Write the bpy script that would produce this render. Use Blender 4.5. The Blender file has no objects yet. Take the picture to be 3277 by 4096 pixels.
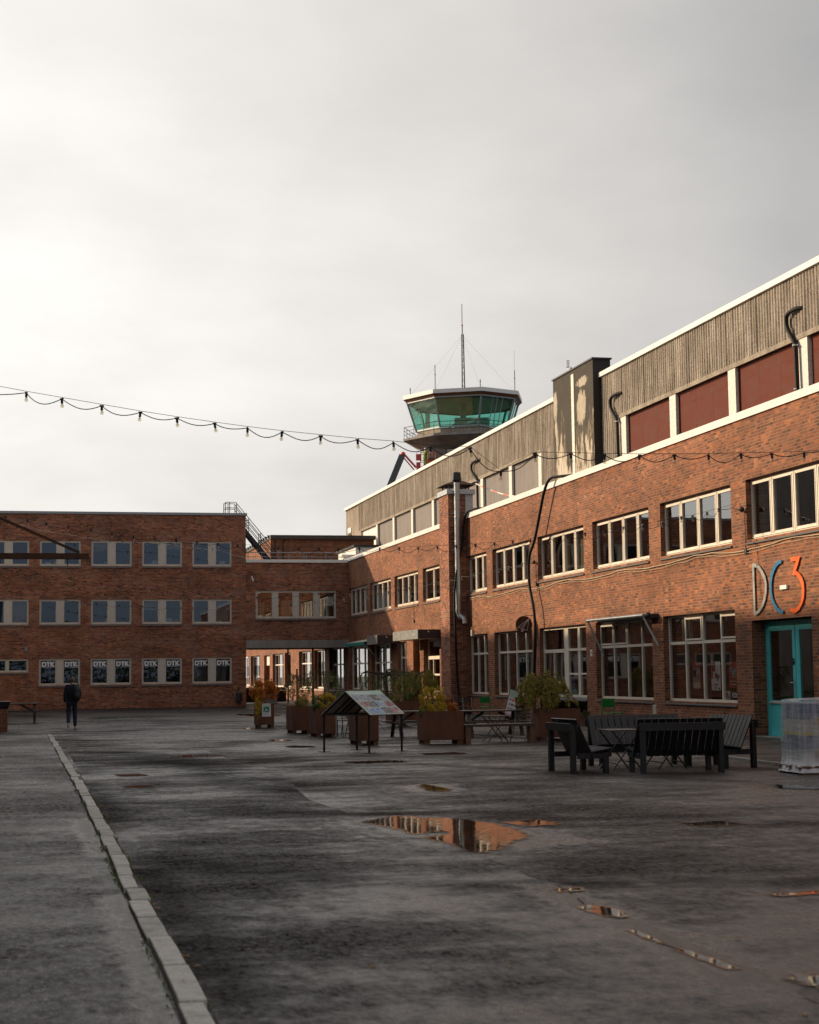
import bpy, math, random
from mathutils import Vector, Matrix, noise as mnoise
R=math.radians; PI=math.pi; random.seed(7)
S=bpy.context.scene; COL=S.collection
# ---------------------------------------------------------------- camera
YAW,PIT,ROL=0.22612,0.096593,-0.012018
cy_,sy_=math.cos(YAW),math.sin(YAW); cp_,sp_=math.cos(PIT),math.sin(PIT); cr_,sr_=math.cos(ROL),math.sin(ROL)
FW=Vector((sy_*cp_,cy_*cp_,sp_)); rt0=Vector((cy_,-sy_,0)); up0=rt0.cross(FW)
RT=rt0*cr_+up0*sr_; UP=-rt0*sr_+up0*cr_
EYE=Vector((0,0,1.7)); FPX=6652.
cd=bpy.data.cameras.new('camera'); cam=bpy.data.objects.new('camera',cd); COL.objects.link(cam); S.camera=cam
m=Matrix((RT,UP,-FW)).transposed().to_4x4(); m.translation=EYE; cam.matrix_world=m
cd.sensor_width=36; cd.sensor_fit='HORIZONTAL'; cd.lens=36*FPX/3277; cd.clip_end=3000; cd.clip_start=.1
cd.dof.use_dof=True; cd.dof.focus_distance=42; cd.dof.aperture_fstop=5.5
def ray(x,y): return FW+RT*((x-1638.5)/FPX)-UP*((y-2048)/FPX)
def at(x,y,d):           # a point seen at full-size photo pixel x,y, d metres ahead
    return EYE+ray(x,y)*d
def onX(x,y,X): r=ray(x,y); return EYE+r*(X/r.x)
# ---------------------------------------------------------------- world
SUN=Vector((-1.3,1,.585)).normalized()
el=math.asin(SUN.z); az=math.atan2(SUN.x,SUN.y)
w=bpy.data.worlds.new('World'); S.world=w; w.use_nodes=True
nt=w.node_tree; nt.nodes.clear()
def N(nt,t,**k):
    n=nt.nodes.new(t)
    for a,v in k.items():
        if a=='inp':
            for i,x in v.items():
                if hasattr(x,'links') or isinstance(x,bpy.types.NodeSocket): nt.links.new(x,n.inputs[i])
                else: n.inputs[i].default_value=x
        else: setattr(n,a,v)
    return n
def ramp(nt,fac,stops,interp='LINEAR'):
    n=nt.nodes.new('ShaderNodeValToRGB'); nt.links.new(fac,n.inputs[0]); n.color_ramp.interpolation=interp
    e=n.color_ramp.elements
    while len(e)<len(stops): e.new(.5)
    for i,(p,c) in enumerate(stops):
        e[i].position=p
        if not hasattr(c,'__len__'): c=(c,c,c)
        e[i].color=(*c[:3],1)
    return n.outputs[0]
def M(nt,op,a,b=None,c=None,clamp=False):
    n=nt.nodes.new('ShaderNodeMath'); n.operation=op; n.use_clamp=clamp
    for i,x in enumerate((a,b,c)):
        if x is None: continue
        if isinstance(x,bpy.types.NodeSocket): nt.links.new(x,n.inputs[i])
        else: n.inputs[i].default_value=x
    return n.outputs[0]
def MX(nt,fac,a,b,blend='MIX'):
    n=nt.nodes.new('ShaderNodeMix'); n.data_type='RGBA'; n.blend_type=blend
    for i,x in ((0,fac),(6,a),(7,b)):
        if isinstance(x,bpy.types.NodeSocket): nt.links.new(x,n.inputs[i])
        elif i==0: n.inputs[0].default_value=x
        else:
            if not hasattr(x,'__len__'): x=(x,x,x)
            n.inputs[i].default_value=(*x[:3],1)
    return n.outputs[2]
sky=N(nt,'ShaderNodeTexSky',sky_type='NISHITA',sun_disc=False,sun_elevation=el,sun_rotation=az,air_density=1,dust_density=2)
tc=N(nt,'ShaderNodeTexCoord'); dirv=tc.outputs['Generated']
sep=N(nt,'ShaderNodeSeparateXYZ',inp={0:dirv}); dx,dy,dz=sep.outputs
dotn=N(nt,'ShaderNodeVectorMath',operation='DOT_PRODUCT',inp={0:dirv}); dotn.inputs[1].default_value=Vector((-.62,.75,.225)).normalized()
d=dotn.outputs['Value']
zz=M(nt,'ADD',M(nt,'MAXIMUM',dz,0.),.22)
cx=M(nt,'DIVIDE',dx,zz); cyy=M(nt,'DIVIDE',dy,zz)
pv=N(nt,'ShaderNodeCombineXYZ',inp={0:M(nt,'MULTIPLY',cx,1.),1:M(nt,'MULTIPLY',cyy,1.0),2:0.})
n1=N(nt,'ShaderNodeTexNoise',inp={0:pv.outputs[0],2:1.1,3:3.,4:.45}); n2=N(nt,'ShaderNodeTexNoise',inp={0:pv.outputs[0],2:4.5,3:6.,4:.55})
nz=M(nt,'ADD',M(nt,'MULTIPLY',M(nt,'SUBTRACT',n1.outputs[0],.5),.40),M(nt,'MULTIPLY',M(nt,'SUBTRACT',n2.outputs[0],.5),.24))
base=ramp(nt,M(nt,'ADD',M(nt,'MULTIPLY',d,.5),.5),[(0,.72),(.45,.66),(.62,.52),(.72,.54),(.765,.70),(.815,.86),(.87,.98),(1.,1.30)])  # low end: unseen sky behind the camera, raised to lift the ambient
# elevation profile: dips above the horizon and higher up, overhead kept bright for ambient
prof=ramp(nt,dz,[(0,.97),(.07,.93),(.12,.88),(.17,.97),(.225,1.0),(.30,.95),(.37,.88),(.5,.92),(.7,1.0),(1,1.0)])
lum=M(nt,'MULTIPLY',M(nt,'MULTIPLY',base,prof),M(nt,'ADD',nz,1.))
warm=ramp(nt,lum,[(0,(.94,.97,1.03)),(.3,(.97,.98,1.02)),(.5,(1.01,.99,.965)),(.7,(1.035,.99,.95)),(1,(1.02,.99,.94))])
cl=MX(nt,1.,warm,lum,'MULTIPLY')
cl10=N(nt,'ShaderNodeVectorMath',operation='SCALE',inp={0:cl}); cl10.inputs['Scale'].default_value=10
cover=ramp(nt,dy,[(0,.55),(.45,.62),(.6,.95),(1,.96)])
skyc=MX(nt,cover,sky.outputs[0],cl10.outputs[0])
bg=N(nt,'ShaderNodeBackground',inp={0:skyc,1:.1}); wo=N(nt,'ShaderNodeOutputWorld',inp={0:bg.outputs[0]})
# ---------------------------------------------------------------- sun
ld=bpy.data.lights.new('sun','SUN'); ld.energy=5.0; ld.angle=R(1.3); ld.color=(1,.76,.50)
sun=bpy.data.objects.new('sun',ld); COL.objects.link(sun); sun.rotation_euler=SUN.to_track_quat('Z','Y').to_euler(); sun.location=(-30,30,40)
S.view_settings.view_transform='Standard'; S.view_settings.look='None'; S.view_settings.exposure=0; S.view_settings.gamma=1
S.cycles.max_bounces=6; S.cycles.transparent_max_bounces=8; S.cycles.caustics_reflective=False; S.cycles.caustics_refractive=False
S.cycles.sample_clamp_indirect=4
# ---------------------------------------------------------------- materials
def mat(name):
    m=bpy.data.materials.new(name); m.use_nodes=True; nt=m.node_tree
    return m,nt,nt.nodes['Principled BSDF']
def setp(b,**k):
    names=dict(col='Base Color',rough='Roughness',metal='Metallic',spec='Specular IOR Level',alpha='Alpha',coat='Coat Weight',trans='Transmission Weight',ior='IOR',norm='Normal')
    nt=b.id_data
    for a,v in k.items():
        s=b.inputs[names[a]]
        if isinstance(v,bpy.types.NodeSocket): nt.links.new(v,s)
        elif a=='col': s.default_value=(*v[:3],1)
        else: s.default_value=v
def bump(nt,h,strength=.5,dist=.01):
    return N(nt,'ShaderNodeBump',inp={'Height':h,'Strength':strength,'Distance':dist}).outputs[0]
def coordn(nt,kind='Object'): return N(nt,'ShaderNodeTexCoord').outputs[kind]
def scaled(nt,vec,s): return N(nt,'ShaderNodeVectorMath',operation='MULTIPLY',inp={0:vec,1:s}).outputs[0]
def noise(nt,vec,scale,detail=4,rough=.55): return N(nt,'ShaderNodeTexNoise',inp={0:vec,2:scale,3:float(detail),4:rough}).outputs[0]
MT={}
def simple(name,col,rough=.6,var=.15,vs=6,metal=0,bumps=0,spec=.5,stretch=(1,1,1),coat=0):
    m,nt,b=mat(name); v=scaled(nt,coordn(nt),stretch); n=noise(nt,v,vs,5)
    c=ramp(nt,n,[(.25,tuple(x*(1-var) for x in col)),(.75,tuple(min(1,x*(1+var)) for x in col))])
    setp(b,col=c,rough=ramp(nt,n,[(.3,max(0,rough-.08)),(.7,min(1,rough+.1))]),metal=metal,spec=spec,coat=coat)
    if bumps: setp(b,norm=bump(nt,noise(nt,v,vs*6,4),bumps,.01))
    MT[name]=m; return m
def brick(name,stops,mortar,eff=.0,dark=.4):
    m,nt,b=mat(name); uv=coordn(nt,'UV')
    br=N(nt,'ShaderNodeTexBrick',inp={0:uv,4:1.,5:.010,6:.15,7:0.,8:.235,9:.0765})
    br.inputs[1].default_value=(0,0,0,1); br.inputs[2].default_value=(1,1,1,1); br.inputs[3].default_value=(.5,.5,.5,1)
    br.offset=.5; br.squash=.6; br.squash_frequency=4
    c=ramp(nt,br.outputs[0],stops)
    big=noise(nt,scaled(nt,uv,(.35,.8,1)),1.,5,.62); med=noise(nt,scaled(nt,uv,(2.2,5,1)),1.,4,.6); fine=noise(nt,uv,38,3,.6)
    c=MX(nt,1.,c,ramp(nt,big,[(.3,1-dark),(.52,1.),(.75,1.22)]),'MULTIPLY')
    c=MX(nt,1.,c,ramp(nt,med,[(.3,.82),(.5,1.),(.75,1.12)]),'MULTIPLY')
    c=MX(nt,1.,c,ramp(nt,fine,[(.25,.78),(.75,1.2)]),'MULTIPLY')
    c=MX(nt,1.,c,ramp(nt,noise(nt,scaled(nt,uv,(3.2,.22,1)),1.,4,.6),[(.3,.72),(.48,1.),(.8,1.1)]),'MULTIPLY')
    if eff: # pale lime bloom where water has run
        e=noise(nt,scaled(nt,uv,(.5,1.2,1)),1.3,5,.7)
        c=MX(nt,M(nt,'MULTIPLY',ramp(nt,e,[(.5,0.),(.72,1.)]),eff),c,(.40,.27,.22))
    mo=MX(nt,1.,mortar,ramp(nt,big,[(.3,.6),(.7,1.15)]),'MULTIPLY')
    c=MX(nt,br.outputs[1],c,mo)
    h=M(nt,'SUBTRACT',M(nt,'ADD',M(nt,'MULTIPLY',fine,.35),M(nt,'MULTIPLY',br.outputs[0],.5)),M(nt,'MULTIPLY',br.outputs[1],1.3))
    setp(b,col=c,rough=.86,spec=.25,norm=bump(nt,h,1.,.014)); MT[name]=m
brick('brick_red',[(0,(.10,.033,.022)),(.2,(.22,.068,.037)),(.5,(.335,.104,.054)),(.85,(.42,.145,.070)),(1,(.56,.22,.09))],(.40,.27,.20),eff=.55,dark=.42)
brick('brick_warm',[(0,(.13,.048,.028)),(.15,(.20,.070,.037)),(.5,(.28,.096,.047)),(.85,(.345,.120,.056)),(.97,(.47,.150,.050)),(1,(.48,.20,.10))],(.33,.225,.155),eff=.15,dark=.35)
# ribbed aged concrete
def concrete(name,a,bb,cc,rust=.5):
    m,nt,b=mat(name); v=coordn(nt); vs=scaled(nt,v,(1.1,1.1,.30)); n=noise(nt,vs,1.,7,.72); g=noise(nt,v,14,5,.6); p=noise(nt,scaled(nt,v,(6,6,1.6)),1.,6,.8)
    c=ramp(nt,n,[(.28,a),(.5,bb),(.72,cc)])
    c=MX(nt,1.,c,ramp(nt,g,[(.3,.7),(.7,1.2)]),'MULTIPLY')
    c=MX(nt,M(nt,'MULTIPLY',ramp(nt,p,[(.56,0.),(.68,1.)]),rust),c,(.16,.07,.03))
    setp(b,col=c,rough=.92,spec=.2,norm=bump(nt,M(nt,'ADD',g,M(nt,'MULTIPLY',p,1.5)),.9,.03)); MT[name]=m
concrete('concrete_ribbed',(.17,.145,.115),(.35,.30,.245),(.58,.52,.44),.9)
concrete('concrete_plain',(.21,.175,.135),(.36,.31,.25),(.50,.44,.36),.3)
concrete('concrete_grey',(.22,.21,.195),(.33,.31,.29),(.44,.42,.39),.12)
m,nt,b=mat('plaster_stained'); v=coordn(nt)
n=noise(nt,scaled(nt,v,(1.2,1.2,.42)),1.,5,.62); n3=noise(nt,scaled(nt,v,(7,7,1.5)),1.,4,.6); sp=N(nt,'ShaderNodeSeparateXYZ',inp={0:v})
hh=M(nt,'ADD',M(nt,'MULTIPLY',M(nt,'SUBTRACT',n,.5),3.0),M(nt,'ADD',M(nt,'MULTIPLY',M(nt,'SUBTRACT',13.5,sp.outputs[2]),.25),.10))
def blob(px,py,rx,rz_):
    c_=onX(px,py,25.05); ux=M(nt,'DIVIDE',M(nt,'SUBTRACT',sp.outputs[0],134-c_.y),rx); uz=M(nt,'DIVIDE',M(nt,'SUBTRACT',sp.outputs[2],c_.z),rz_)
    r2=M(nt,'ADD',M(nt,'POWER',M(nt,'ABSOLUTE',ux),2.),M(nt,'POWER',M(nt,'ABSOLUTE',uz),2.)); return M(nt,'MULTIPLY',ramp(nt,M(nt,'ADD',r2,M(nt,'MULTIPLY',M(nt,'SUBTRACT',n3,.5),2.6)),[(.65,1.),(1.05,0.)]),.56)
for q_ in ((2326,1628,.72,.95),(2329,1526,.95,.26),(2222,1626,.35,.78)): hh=M(nt,'MAXIMUM',hh,blob(*q_))
c=ramp(nt,hh,[(.28,(.050,.042,.031)),(.44,(.14,.108,.072)),(.54,(.46,.40,.31)),(.9,(.64,.575,.48))])
c=MX(nt,1.,c,ramp(nt,n3,[(.3,.72),(.7,1.2)]),'MULTIPLY'); setp(b,col=c,rough=.9,norm=bump(nt,n3,.4,.02)); MT['plaster_stained']=m
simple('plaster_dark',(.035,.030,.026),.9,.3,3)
simple('white_metal',(.80,.79,.76),.45,.05,2); simple('frame_cream',(.80,.73,.62),.5,.08,4)
simple('frame_white',(.78,.75,.68),.5,.06,4); simple('frame_grey',(.60,.55,.48),.55,.08,5)
simple('panel_white',(.82,.80,.76),.55,.05,3); simple('paint_peeling',(.74,.70,.64),.7,.25,9,bumps=.5)
simple('sill_stone',(.13,.125,.12),.8,.25,6); simple('black_metal',(.018,.018,.022),.45,.3,5); simple('black_rubber',(.010,.010,.011),.65,.3,5,spec=.25)
simple('galvanised',(.42,.44,.45),.38,.18,9,metal=.75); simple('grey_metal',(.30,.32,.34),.45,.12,5,metal=.3)
simple('steel_dark',(.035,.035,.042),.5,.3,5,metal=.3); simple('roof_felt',(.05,.05,.05),.9,.3,3)
simple('corten',(.125,.047,.023),.72,.42,3.5,bumps=.3,stretch=(1,1,.5)); simple('rust',(.075,.032,.014),.8,.55,7,bumps=.4)
simple('wood_black',(.013,.013,.015),.42,.4,4,stretch=(3,3,.5),bumps=.2); simple('wood_dark',(.055,.038,.028),.5,.4,5,stretch=(1,6,6),bumps=.3)
simple('wood_pallet',(.16,.085,.045),.8,.35,6,bumps=.3); simple('wood_brown',(.15,.065,.03),.6,.3,4)
simple('green_paint',(.012,.20,.035),.35,.1,4); simple('awning_green',(.0,.22,.165),.7,.15,6); simple('teal_paint',(.10,.60,.62),.32,.08,3)
simple('soil',(.03,.02,.013),.95,.4,12); simple('terracotta',(.22,.13,.08),.8,.25,6)
simple('orange_red',(.62,.06,.035),.4,.12,5); simple('hi_vis',(.14,.34,.03),.7,.15,6); simple('boom_grey',(.085,.09,.095),.5,.15,3)
simple('letter_grey',(.36,.37,.36),.4,.05,4,metal=.3); simple('letter_blue',(.0,.17,.36),.4,.04,4); simple('letter_orange',(.95,.13,.0),.4,.04,4)
simple('paper_white',(.84,.84,.82),.6,.06,5); simple('paper_red',(.36,.03,.03),.6,.15,9); simple('paper_blue',(.05,.20,.42),.55,.15,5); simple('paper_mint',(.45,.62,.52),.6,.08,5); simple('paper_pink',(.70,.42,.52),.6,.1,5)
   
simple('sign_green',(.0,.22,.12),.5,.05,4); simple('ink',(.015,.016,.02),.6,.1,4); simple('vinyl_white',(.85,.85,.88),.5,.03,4)
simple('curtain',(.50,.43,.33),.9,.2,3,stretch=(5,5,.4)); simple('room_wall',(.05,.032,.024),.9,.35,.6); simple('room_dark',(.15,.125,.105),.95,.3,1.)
simple('skin',(.42,.24,.17),.6,.08,8); simple('hair_grey',(.16,.14,.12),.8,.3,40)
simple('jacket_navy',(.010,.013,.022),.85,.3,9); simple('jeans',(.018,.028,.055),.85,.3,10); simple('shoe_white',(.62,.58,.50),.6,.1,9); simple('bag_black',(.013,.013,.016),.55,.3,10)
simple('red_panel',(.13,.034,.021),.8,.14,1.6,stretch=(1,1,2),spec=.2); simple('mast_steel',(.03,.03,.035),.5,.2,5); simple('cable_black',(.010,.006,.012),.5,.2,5); simple('cable_cream',(.55,.45,.30),.6,.1,5)
simple('blue_box',(.13,.17,.27),.5,.25,3); simple('yellow_tape',(.62,.50,.05),.5,.1,5); simple('gold_mark',(.50,.30,.05),.6,.1,5)
simple('weather_white',(.75,.75,.75),.4,.05,5); simple('hazard_red',(.75,.16,.08),.6,.1,5); simple('tile_dark',(.07,.06,.055),.8,.3,3)
# weathered grey boards
m,nt,b=mat('grey_board'); v=coordn(nt); n=noise(nt,scaled(nt,v,(2.2,2.2,.5)),1.,5,.6); k=noise(nt,scaled(nt,v,(9,9,1.1)),1.,5,.7)
c=ramp(nt,n,[(.25,(.155,.135,.125)),(.75,(.23,.205,.19))]); c=MX(nt,ramp(nt,k,[(.63,0.),(.68,1.)]),c,(.045,.035,.03)); c=MX(nt,ramp(nt,k,[(.28,1.),(.33,0.)]),c,(.36,.31,.26))
setp(b,col=c,rough=.75,norm=bump(nt,k,.4,.01)); MT['grey_board']=m
# glass
def glass(name,tint=(1,1,1),f0=.1,wav=.0,gl=(1,1,1)):
    m=bpy.data.materials.new(name); m.use_nodes=True; nt=m.node_tree; nt.nodes.clear()
    t=N(nt,'ShaderNodeBsdfTransparent'); t.inputs[0].default_value=(*tint,1)
    g=N(nt,'ShaderNodeBsdfGlossy',inp={1:.012}); g.inputs[0].default_value=(*gl,1); lw=N(nt,'ShaderNodeLayerWeight',inp={0:.5}).outputs['Facing']
    f=M(nt,'ADD',M(nt,'MULTIPLY',M(nt,'POWER',lw,4.),1-f0),f0)
    if wav:
        nn=bump(nt,noise(nt,coordn(nt),.9,1),wav,.02); nt.links.new(nn,g.inputs['Normal'])
    mx=N(nt,'ShaderNodeMixShader',inp={0:f,1:t.outputs[0],2:g.outputs[0]}); N(nt,'ShaderNodeOutputMaterial',inp={0:mx.outputs[0]}); MT[name]=m
glass('window_glass',(.68,.69,.68),.16,.08); glass('office_glass',(.42,.44,.47),.125,.05,(.42,.54,.78)); glass('tower_glass',(.38,.74,.66),.10,.1,(.75,1,.95)); glass('bulb_glass',(.86,.82,.72),.1)  # office_glass carries the sky's blue in its gloss tint
def photo(name,cols,sc_=9):
    m,nt,b=mat(name); v=coordn(nt); n=noise(nt,v,sc_,6,.75); q=N(nt,'ShaderNodeTexVoronoi',inp={0:v,'Scale':sc_*1.6}).outputs['Color']; q=N(nt,'ShaderNodeSeparateColor',inp={0:q}).outputs[0]
    c=ramp(nt,M(nt,'ADD',M(nt,'MULTIPLY',n,.75),M(nt,'MULTIPLY',q,.28)),[(.28+.085*i,x) for i,x in enumerate(cols)],'CONSTANT' if 0 else 'LINEAR'); setp(b,col=c,rough=.35,spec=.4); MT[name]=m
# stretch film
m=bpy.data.materials.new('stretch_film'); m.use_nodes=True; nt=m.node_tree; nt.nodes.clear(); v=coordn(nt)
cr=noise(nt,scaled(nt,v,(9,9,1.2)),1.,5,.7); c2=noise(nt,scaled(nt,v,(1.5,1.5,22)),1.,4,.6)
hgt=M(nt,'ADD',cr,M(nt,'MULTIPLY',c2,.5)); nn=bump(nt,hgt,.8,.03)
t=N(nt,'ShaderNodeBsdfTransparent'); t.inputs[0].default_value=(.9,.92,.95,1)
g=N(nt,'ShaderNodeBsdfPrincipled',inp={'Roughness':.14,'Normal':nn}); g.inputs['Base Color'].default_value=(.80,.82,.86,1)
zs_=N(nt,'ShaderNodeSeparateXYZ',inp={0:v}).outputs[2]; fac=M(nt,'ADD',ramp(nt,hgt,[(.55,.12),(.95,.62)]),ramp(nt,zs_,[(.12,.55),(.42,.0)]),clamp=True); mx=N(nt,'ShaderNodeMixShader',inp={0:fac,1:t.outputs[0],2:g.outputs[0]}); N(nt,'ShaderNodeOutputMaterial',inp={0:mx.outputs[0]}); MT['stretch_film']=m
DAMP=[(4.2,18.7,4.75,16.3,1.15),(4.0,12.9,3.9,8.6,.32),(5.5,11.82,6.2,11.85,.35),(5.9,24.7,5.8,23.7,.5),(10.8,22.5,12.2,21.6,.8),(.72,8.,.70,13.,.22),(.70,16.,.66,20.,.2)]
STAINS=[(1.1,15.6,3.3,13.0,.55),(3.3,13.0,7.6,12.3,.45),(2.2,38,3.9,24.5,1.1),(1.6,31.,4.2,33.,1.6),(1.05,9.,1.0,15.,.35),(4.6,19.8,3.2,20.6,.5),(7.,31,12.,20.5,.5),(1.,20.,1.,28.,.3)]
# asphalt, wet in patches
def asphalt(name,a,bb,r0,r1,off=0,wetscale=.22):
    m,nt,b=mat(name); v=coordn(nt); v0=v; v=N(nt,'ShaderNodeVectorMath',operation='ADD',inp={0:v}).outputs[0]; v.node.inputs[1].default_value=(off,off*1.7,0)
    fine=noise(nt,v,75,3,.75); agg=N(nt,'ShaderNodeTexVoronoi',inp={0:v,'Scale':85.}).outputs[0]; mid=noise(nt,v,3.,5,.6); mot=noise(nt,scaled(nt,v,(1,.45,1)),20,5,.8); m3=noise(nt,scaled(nt,v,(1,.6,1)),6.5,5,.7); wet=noise(nt,scaled(nt,v,(1,.75,1)),wetscale,6,.62)
    w2=noise(nt,scaled(nt,v,(.55,1.15,1)),.9,7,.68)
    ww=M(nt,'ADD',M(nt,'ADD',M(nt,'MULTIPLY',wet,.45),M(nt,'MULTIPLY',w2,.33)),M(nt,'MULTIPLY',m3,.22)); ww=M(nt,'ADD',M(nt,'MULTIPLY',M(nt,'SUBTRACT',ww,.5),.85),.5)
    c=ramp(nt,ww,[(.40,a),(.60,bb)]); c=MX(nt,1.,c,ramp(nt,fine,[(.25,.4),(.75,1.7)]),'MULTIPLY'); c=MX(nt,1.,c,ramp(nt,mid,[(.3,.78),(.7,1.22)]),'MULTIPLY'); c=MX(nt,1.,c,ramp(nt,mot,[(.38,.3),(.5,1.),(.62,2.2)]),'MULTIPLY'); c=MX(nt,1.,c,ramp(nt,m3,[(.36,.6),(.5,1.),(.64,1.5)]),'MULTIPLY')
    # old oil and tar stains with shapes of their own
    wob=M(nt,'MULTIPLY',M(nt,'SUBTRACT',m3,.5),1.1); S3=N(nt,'ShaderNodeSeparateXYZ',inp={0:v0}); st=None; damp=None
    for q_i,(x0,y0,x1,y1,wd_) in enumerate(STAINS+DAMP):
        ex,ey=x1-x0,y1-y0; L2_=ex*ex+ey*ey; px_=M(nt,'SUBTRACT',S3.outputs[0],x0); py_=M(nt,'SUBTRACT',S3.outputs[1],y0)
        t_=M(nt,'DIVIDE',M(nt,'ADD',M(nt,'MULTIPLY',px_,ex),M(nt,'MULTIPLY',py_,ey)),L2_,clamp=True); qx=M(nt,'SUBTRACT',px_,M(nt,'MULTIPLY',t_,ex)); qy=M(nt,'SUBTRACT',py_,M(nt,'MULTIPLY',t_,ey))
        dd_=M(nt,'SQRT',M(nt,'ADD',M(nt,'MULTIPLY',qx,qx),M(nt,'MULTIPLY',qy,qy))); k_=ramp(nt,M(nt,'ADD',M(nt,'DIVIDE',dd_,wd_),wob),[(.25,1.),(1.,0.)]); (st,damp)=((k_ if st is None else M(nt,'MAXIMUM',st,k_)),damp) if q_i<len(STAINS) else (st,(k_ if damp is None else M(nt,'MAXIMUM',damp,k_)))
    c=MX(nt,1.,c,ramp(nt,st,[(0,1.),(1,.6)]),'MULTIPLY')
    ro=M(nt,'ADD',M(nt,'ADD',ramp(nt,ww,[(.43,r0),(.57,r1)]),M(nt,'MULTIPLY',M(nt,'SUBTRACT',m3,.5),.22)),M(nt,'MULTIPLY',M(nt,'SUBTRACT',mot,.5),.25),clamp=True)
    sp_=M(nt,'ADD',ramp(nt,ww,[(.43,.72),(.57,.16)]),M(nt,'MULTIPLY',M(nt,'SUBTRACT',mot,.5),1.7),clamp=True)
    sp_=M(nt,'MULTIPLY',sp_,ramp(nt,st,[(0,1.),(1,.55)])); ro=M(nt,'ADD',ro,M(nt,'MULTIPLY',st,.12),clamp=True); ro=M(nt,'MULTIPLY',ro,ramp(nt,damp,[(0,1.),(1,.30)])); c=MX(nt,1.,c,ramp(nt,damp,[(0,1.),(1,.62)]),'MULTIPLY')
    h=M(nt,'ADD',M(nt,'ADD',M(nt,'MULTIPLY',agg,.6),fine),M(nt,'MULTIPLY',mot,2.))
    setp(b,col=c,rough=ro,spec=sp_,norm=bump(nt,M(nt,'MULTIPLY',h,ramp(nt,M(nt,'SUBTRACT',ww,M(nt,'MULTIPLY',damp,.15)),[(.40,.30),(.58,1.)])),1.,.012)); MT[name]=m
asphalt('asphalt',(.024,.019,.017),(.052,.040,.034),.26,.85)  # warm base tint stands in for the sunlit facade's orange reflection
asphalt('asphalt_worn',(.022,.020,.019),(.050,.045,.042),.26,.85,off=31,wetscale=.3)
asphalt('asphalt_path',(.035,.033,.031),(.12,.112,.105),.26,.70,off=77,wetscale=.3)
asphalt('asphalt_dark',(.008,.0072,.007),(.024,.021,.019),.20,.75,off=53,wetscale=.2)
m,nt,b=mat('water'); v=coordn(nt); nn=noise(nt,v,9,5,.65); at_=N(nt,'ShaderNodeAttribute',attribute_name='depth').outputs['Fac']
wf=M(nt,'ADD',at_,M(nt,'MULTIPLY',M(nt,'SUBTRACT',nn,.5),2.2)); rg=ramp(nt,wf,[(.5,.25),(.9,.03)])
setp(b,col=(.014,.011,.009),rough=rg,ior=1.33,spec=.5,norm=bump(nt,noise(nt,v,2.5,2),.10,.012)); tr_=N(nt,'ShaderNodeBsdfTransparent')
mx=N(nt,'ShaderNodeMixShader',inp={0:ramp(nt,wf,[(.35,0.),(.85,1.)]),1:tr_.outputs[0],2:b.outputs[0]}); nt.links.new(mx.outputs[0],[n for n in nt.nodes if n.type=='OUTPUT_MATERIAL'][0].inputs[0]); MT['water']=m
def leafmat(name,cols):
    m,nt,b=mat(name); g=N(nt,'ShaderNodeNewGeometry'); c=ramp(nt,g.outputs['Random Per Island'],[(i/(len(cols)-1),x) for i,x in enumerate(cols)])
    setp(b,col=c,rough=.55,spec=.35); tr=N(nt,'ShaderNodeBsdfTranslucent',inp={0:c}); o=[n for n in nt.nodes if n.type=='OUTPUT_MATERIAL'][0]
    mx=N(nt,'ShaderNodeMixShader',inp={0:.3,1:b.outputs[0],2:tr.outputs[0]}); nt.links.new(mx.outputs[0],o.inputs[0]); MT[name]=m
photo('photo_grey',[(.04,.04,.05),(.30,.31,.36),(.10,.10,.13),(.55,.56,.6),(.16,.16,.2),(.7,.7,.72)]); photo('photo_red',[(.06,.03,.04),(.35,.06,.08),(.12,.06,.08),(.55,.25,.25),(.30,.16,.14),(.7,.6,.55)]); photo('photo_blue',[(.07,.09,.16),(.15,.30,.58),(.35,.48,.7),(.20,.14,.12),(.62,.62,.66),(.30,.20,.16)]); photo('photo_dark',[(.02,.02,.02),(.10,.08,.08),(.03,.03,.035),(.3,.26,.24),(.08,.07,.07),(.5,.45,.4)],14)
m,nt,b=mat('kerb_granite'); v=coordn(nt); n=noise(nt,v,7,6,.7); g_=N(nt,'ShaderNodeNewGeometry').outputs['Random Per Island']; c=ramp(nt,g_,[(0,(.36,.33,.29)),(.5,(.47,.435,.385)),(1,(.56,.52,.47))]); c=MX(nt,1.,c,ramp(nt,n,[(.3,.6),(.5,1.),(.7,1.15)]),'MULTIPLY'); c=MX(nt,1.,c,ramp(nt,noise(nt,v,60,3,.7),[(.3,.75),(.7,1.2)]),'MULTIPLY'); setp(b,col=c,rough=.6,norm=bump(nt,n,.7,.02)); MT['kerb_granite']=m
leafmat('leaf_orange',[(.42,.07,.02),(.68,.18,.03),(.72,.30,.04),(.30,.10,.03),(.60,.42,.05)])
leafmat('leaf_yellow',[(.80,.48,.03),(.62,.44,.04),(.26,.30,.06),(.85,.55,.05),(.40,.38,.07)])
leafmat('leaf_green',[(0.095,0.162,0.038),(0.171,0.247,0.0665),(0.247,0.304,0.095),(0.076,0.114,0.038),(0.304,0.266,0.076)])
leafmat('leaf_olive',[(0.266,0.266,0.057),(0.418,0.342,0.076),(0.19,0.228,0.057),(0.57,0.38,0.076),(0.152,0.19,0.057)])
leafmat('leaf_dark',[(0.039,0.065,0.0234),(0.0715,0.0975,0.0325),(0.117,0.111,0.039)])
leafmat('leaf_fallen',[(.36,.14,.02),(.20,.09,.02),(.42,.24,.05)])
simple('bark',(.07,.05,.035),.85,.35,14,bumps=.4); simple('stake',(.10,.065,.04),.7,.3,5)
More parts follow.
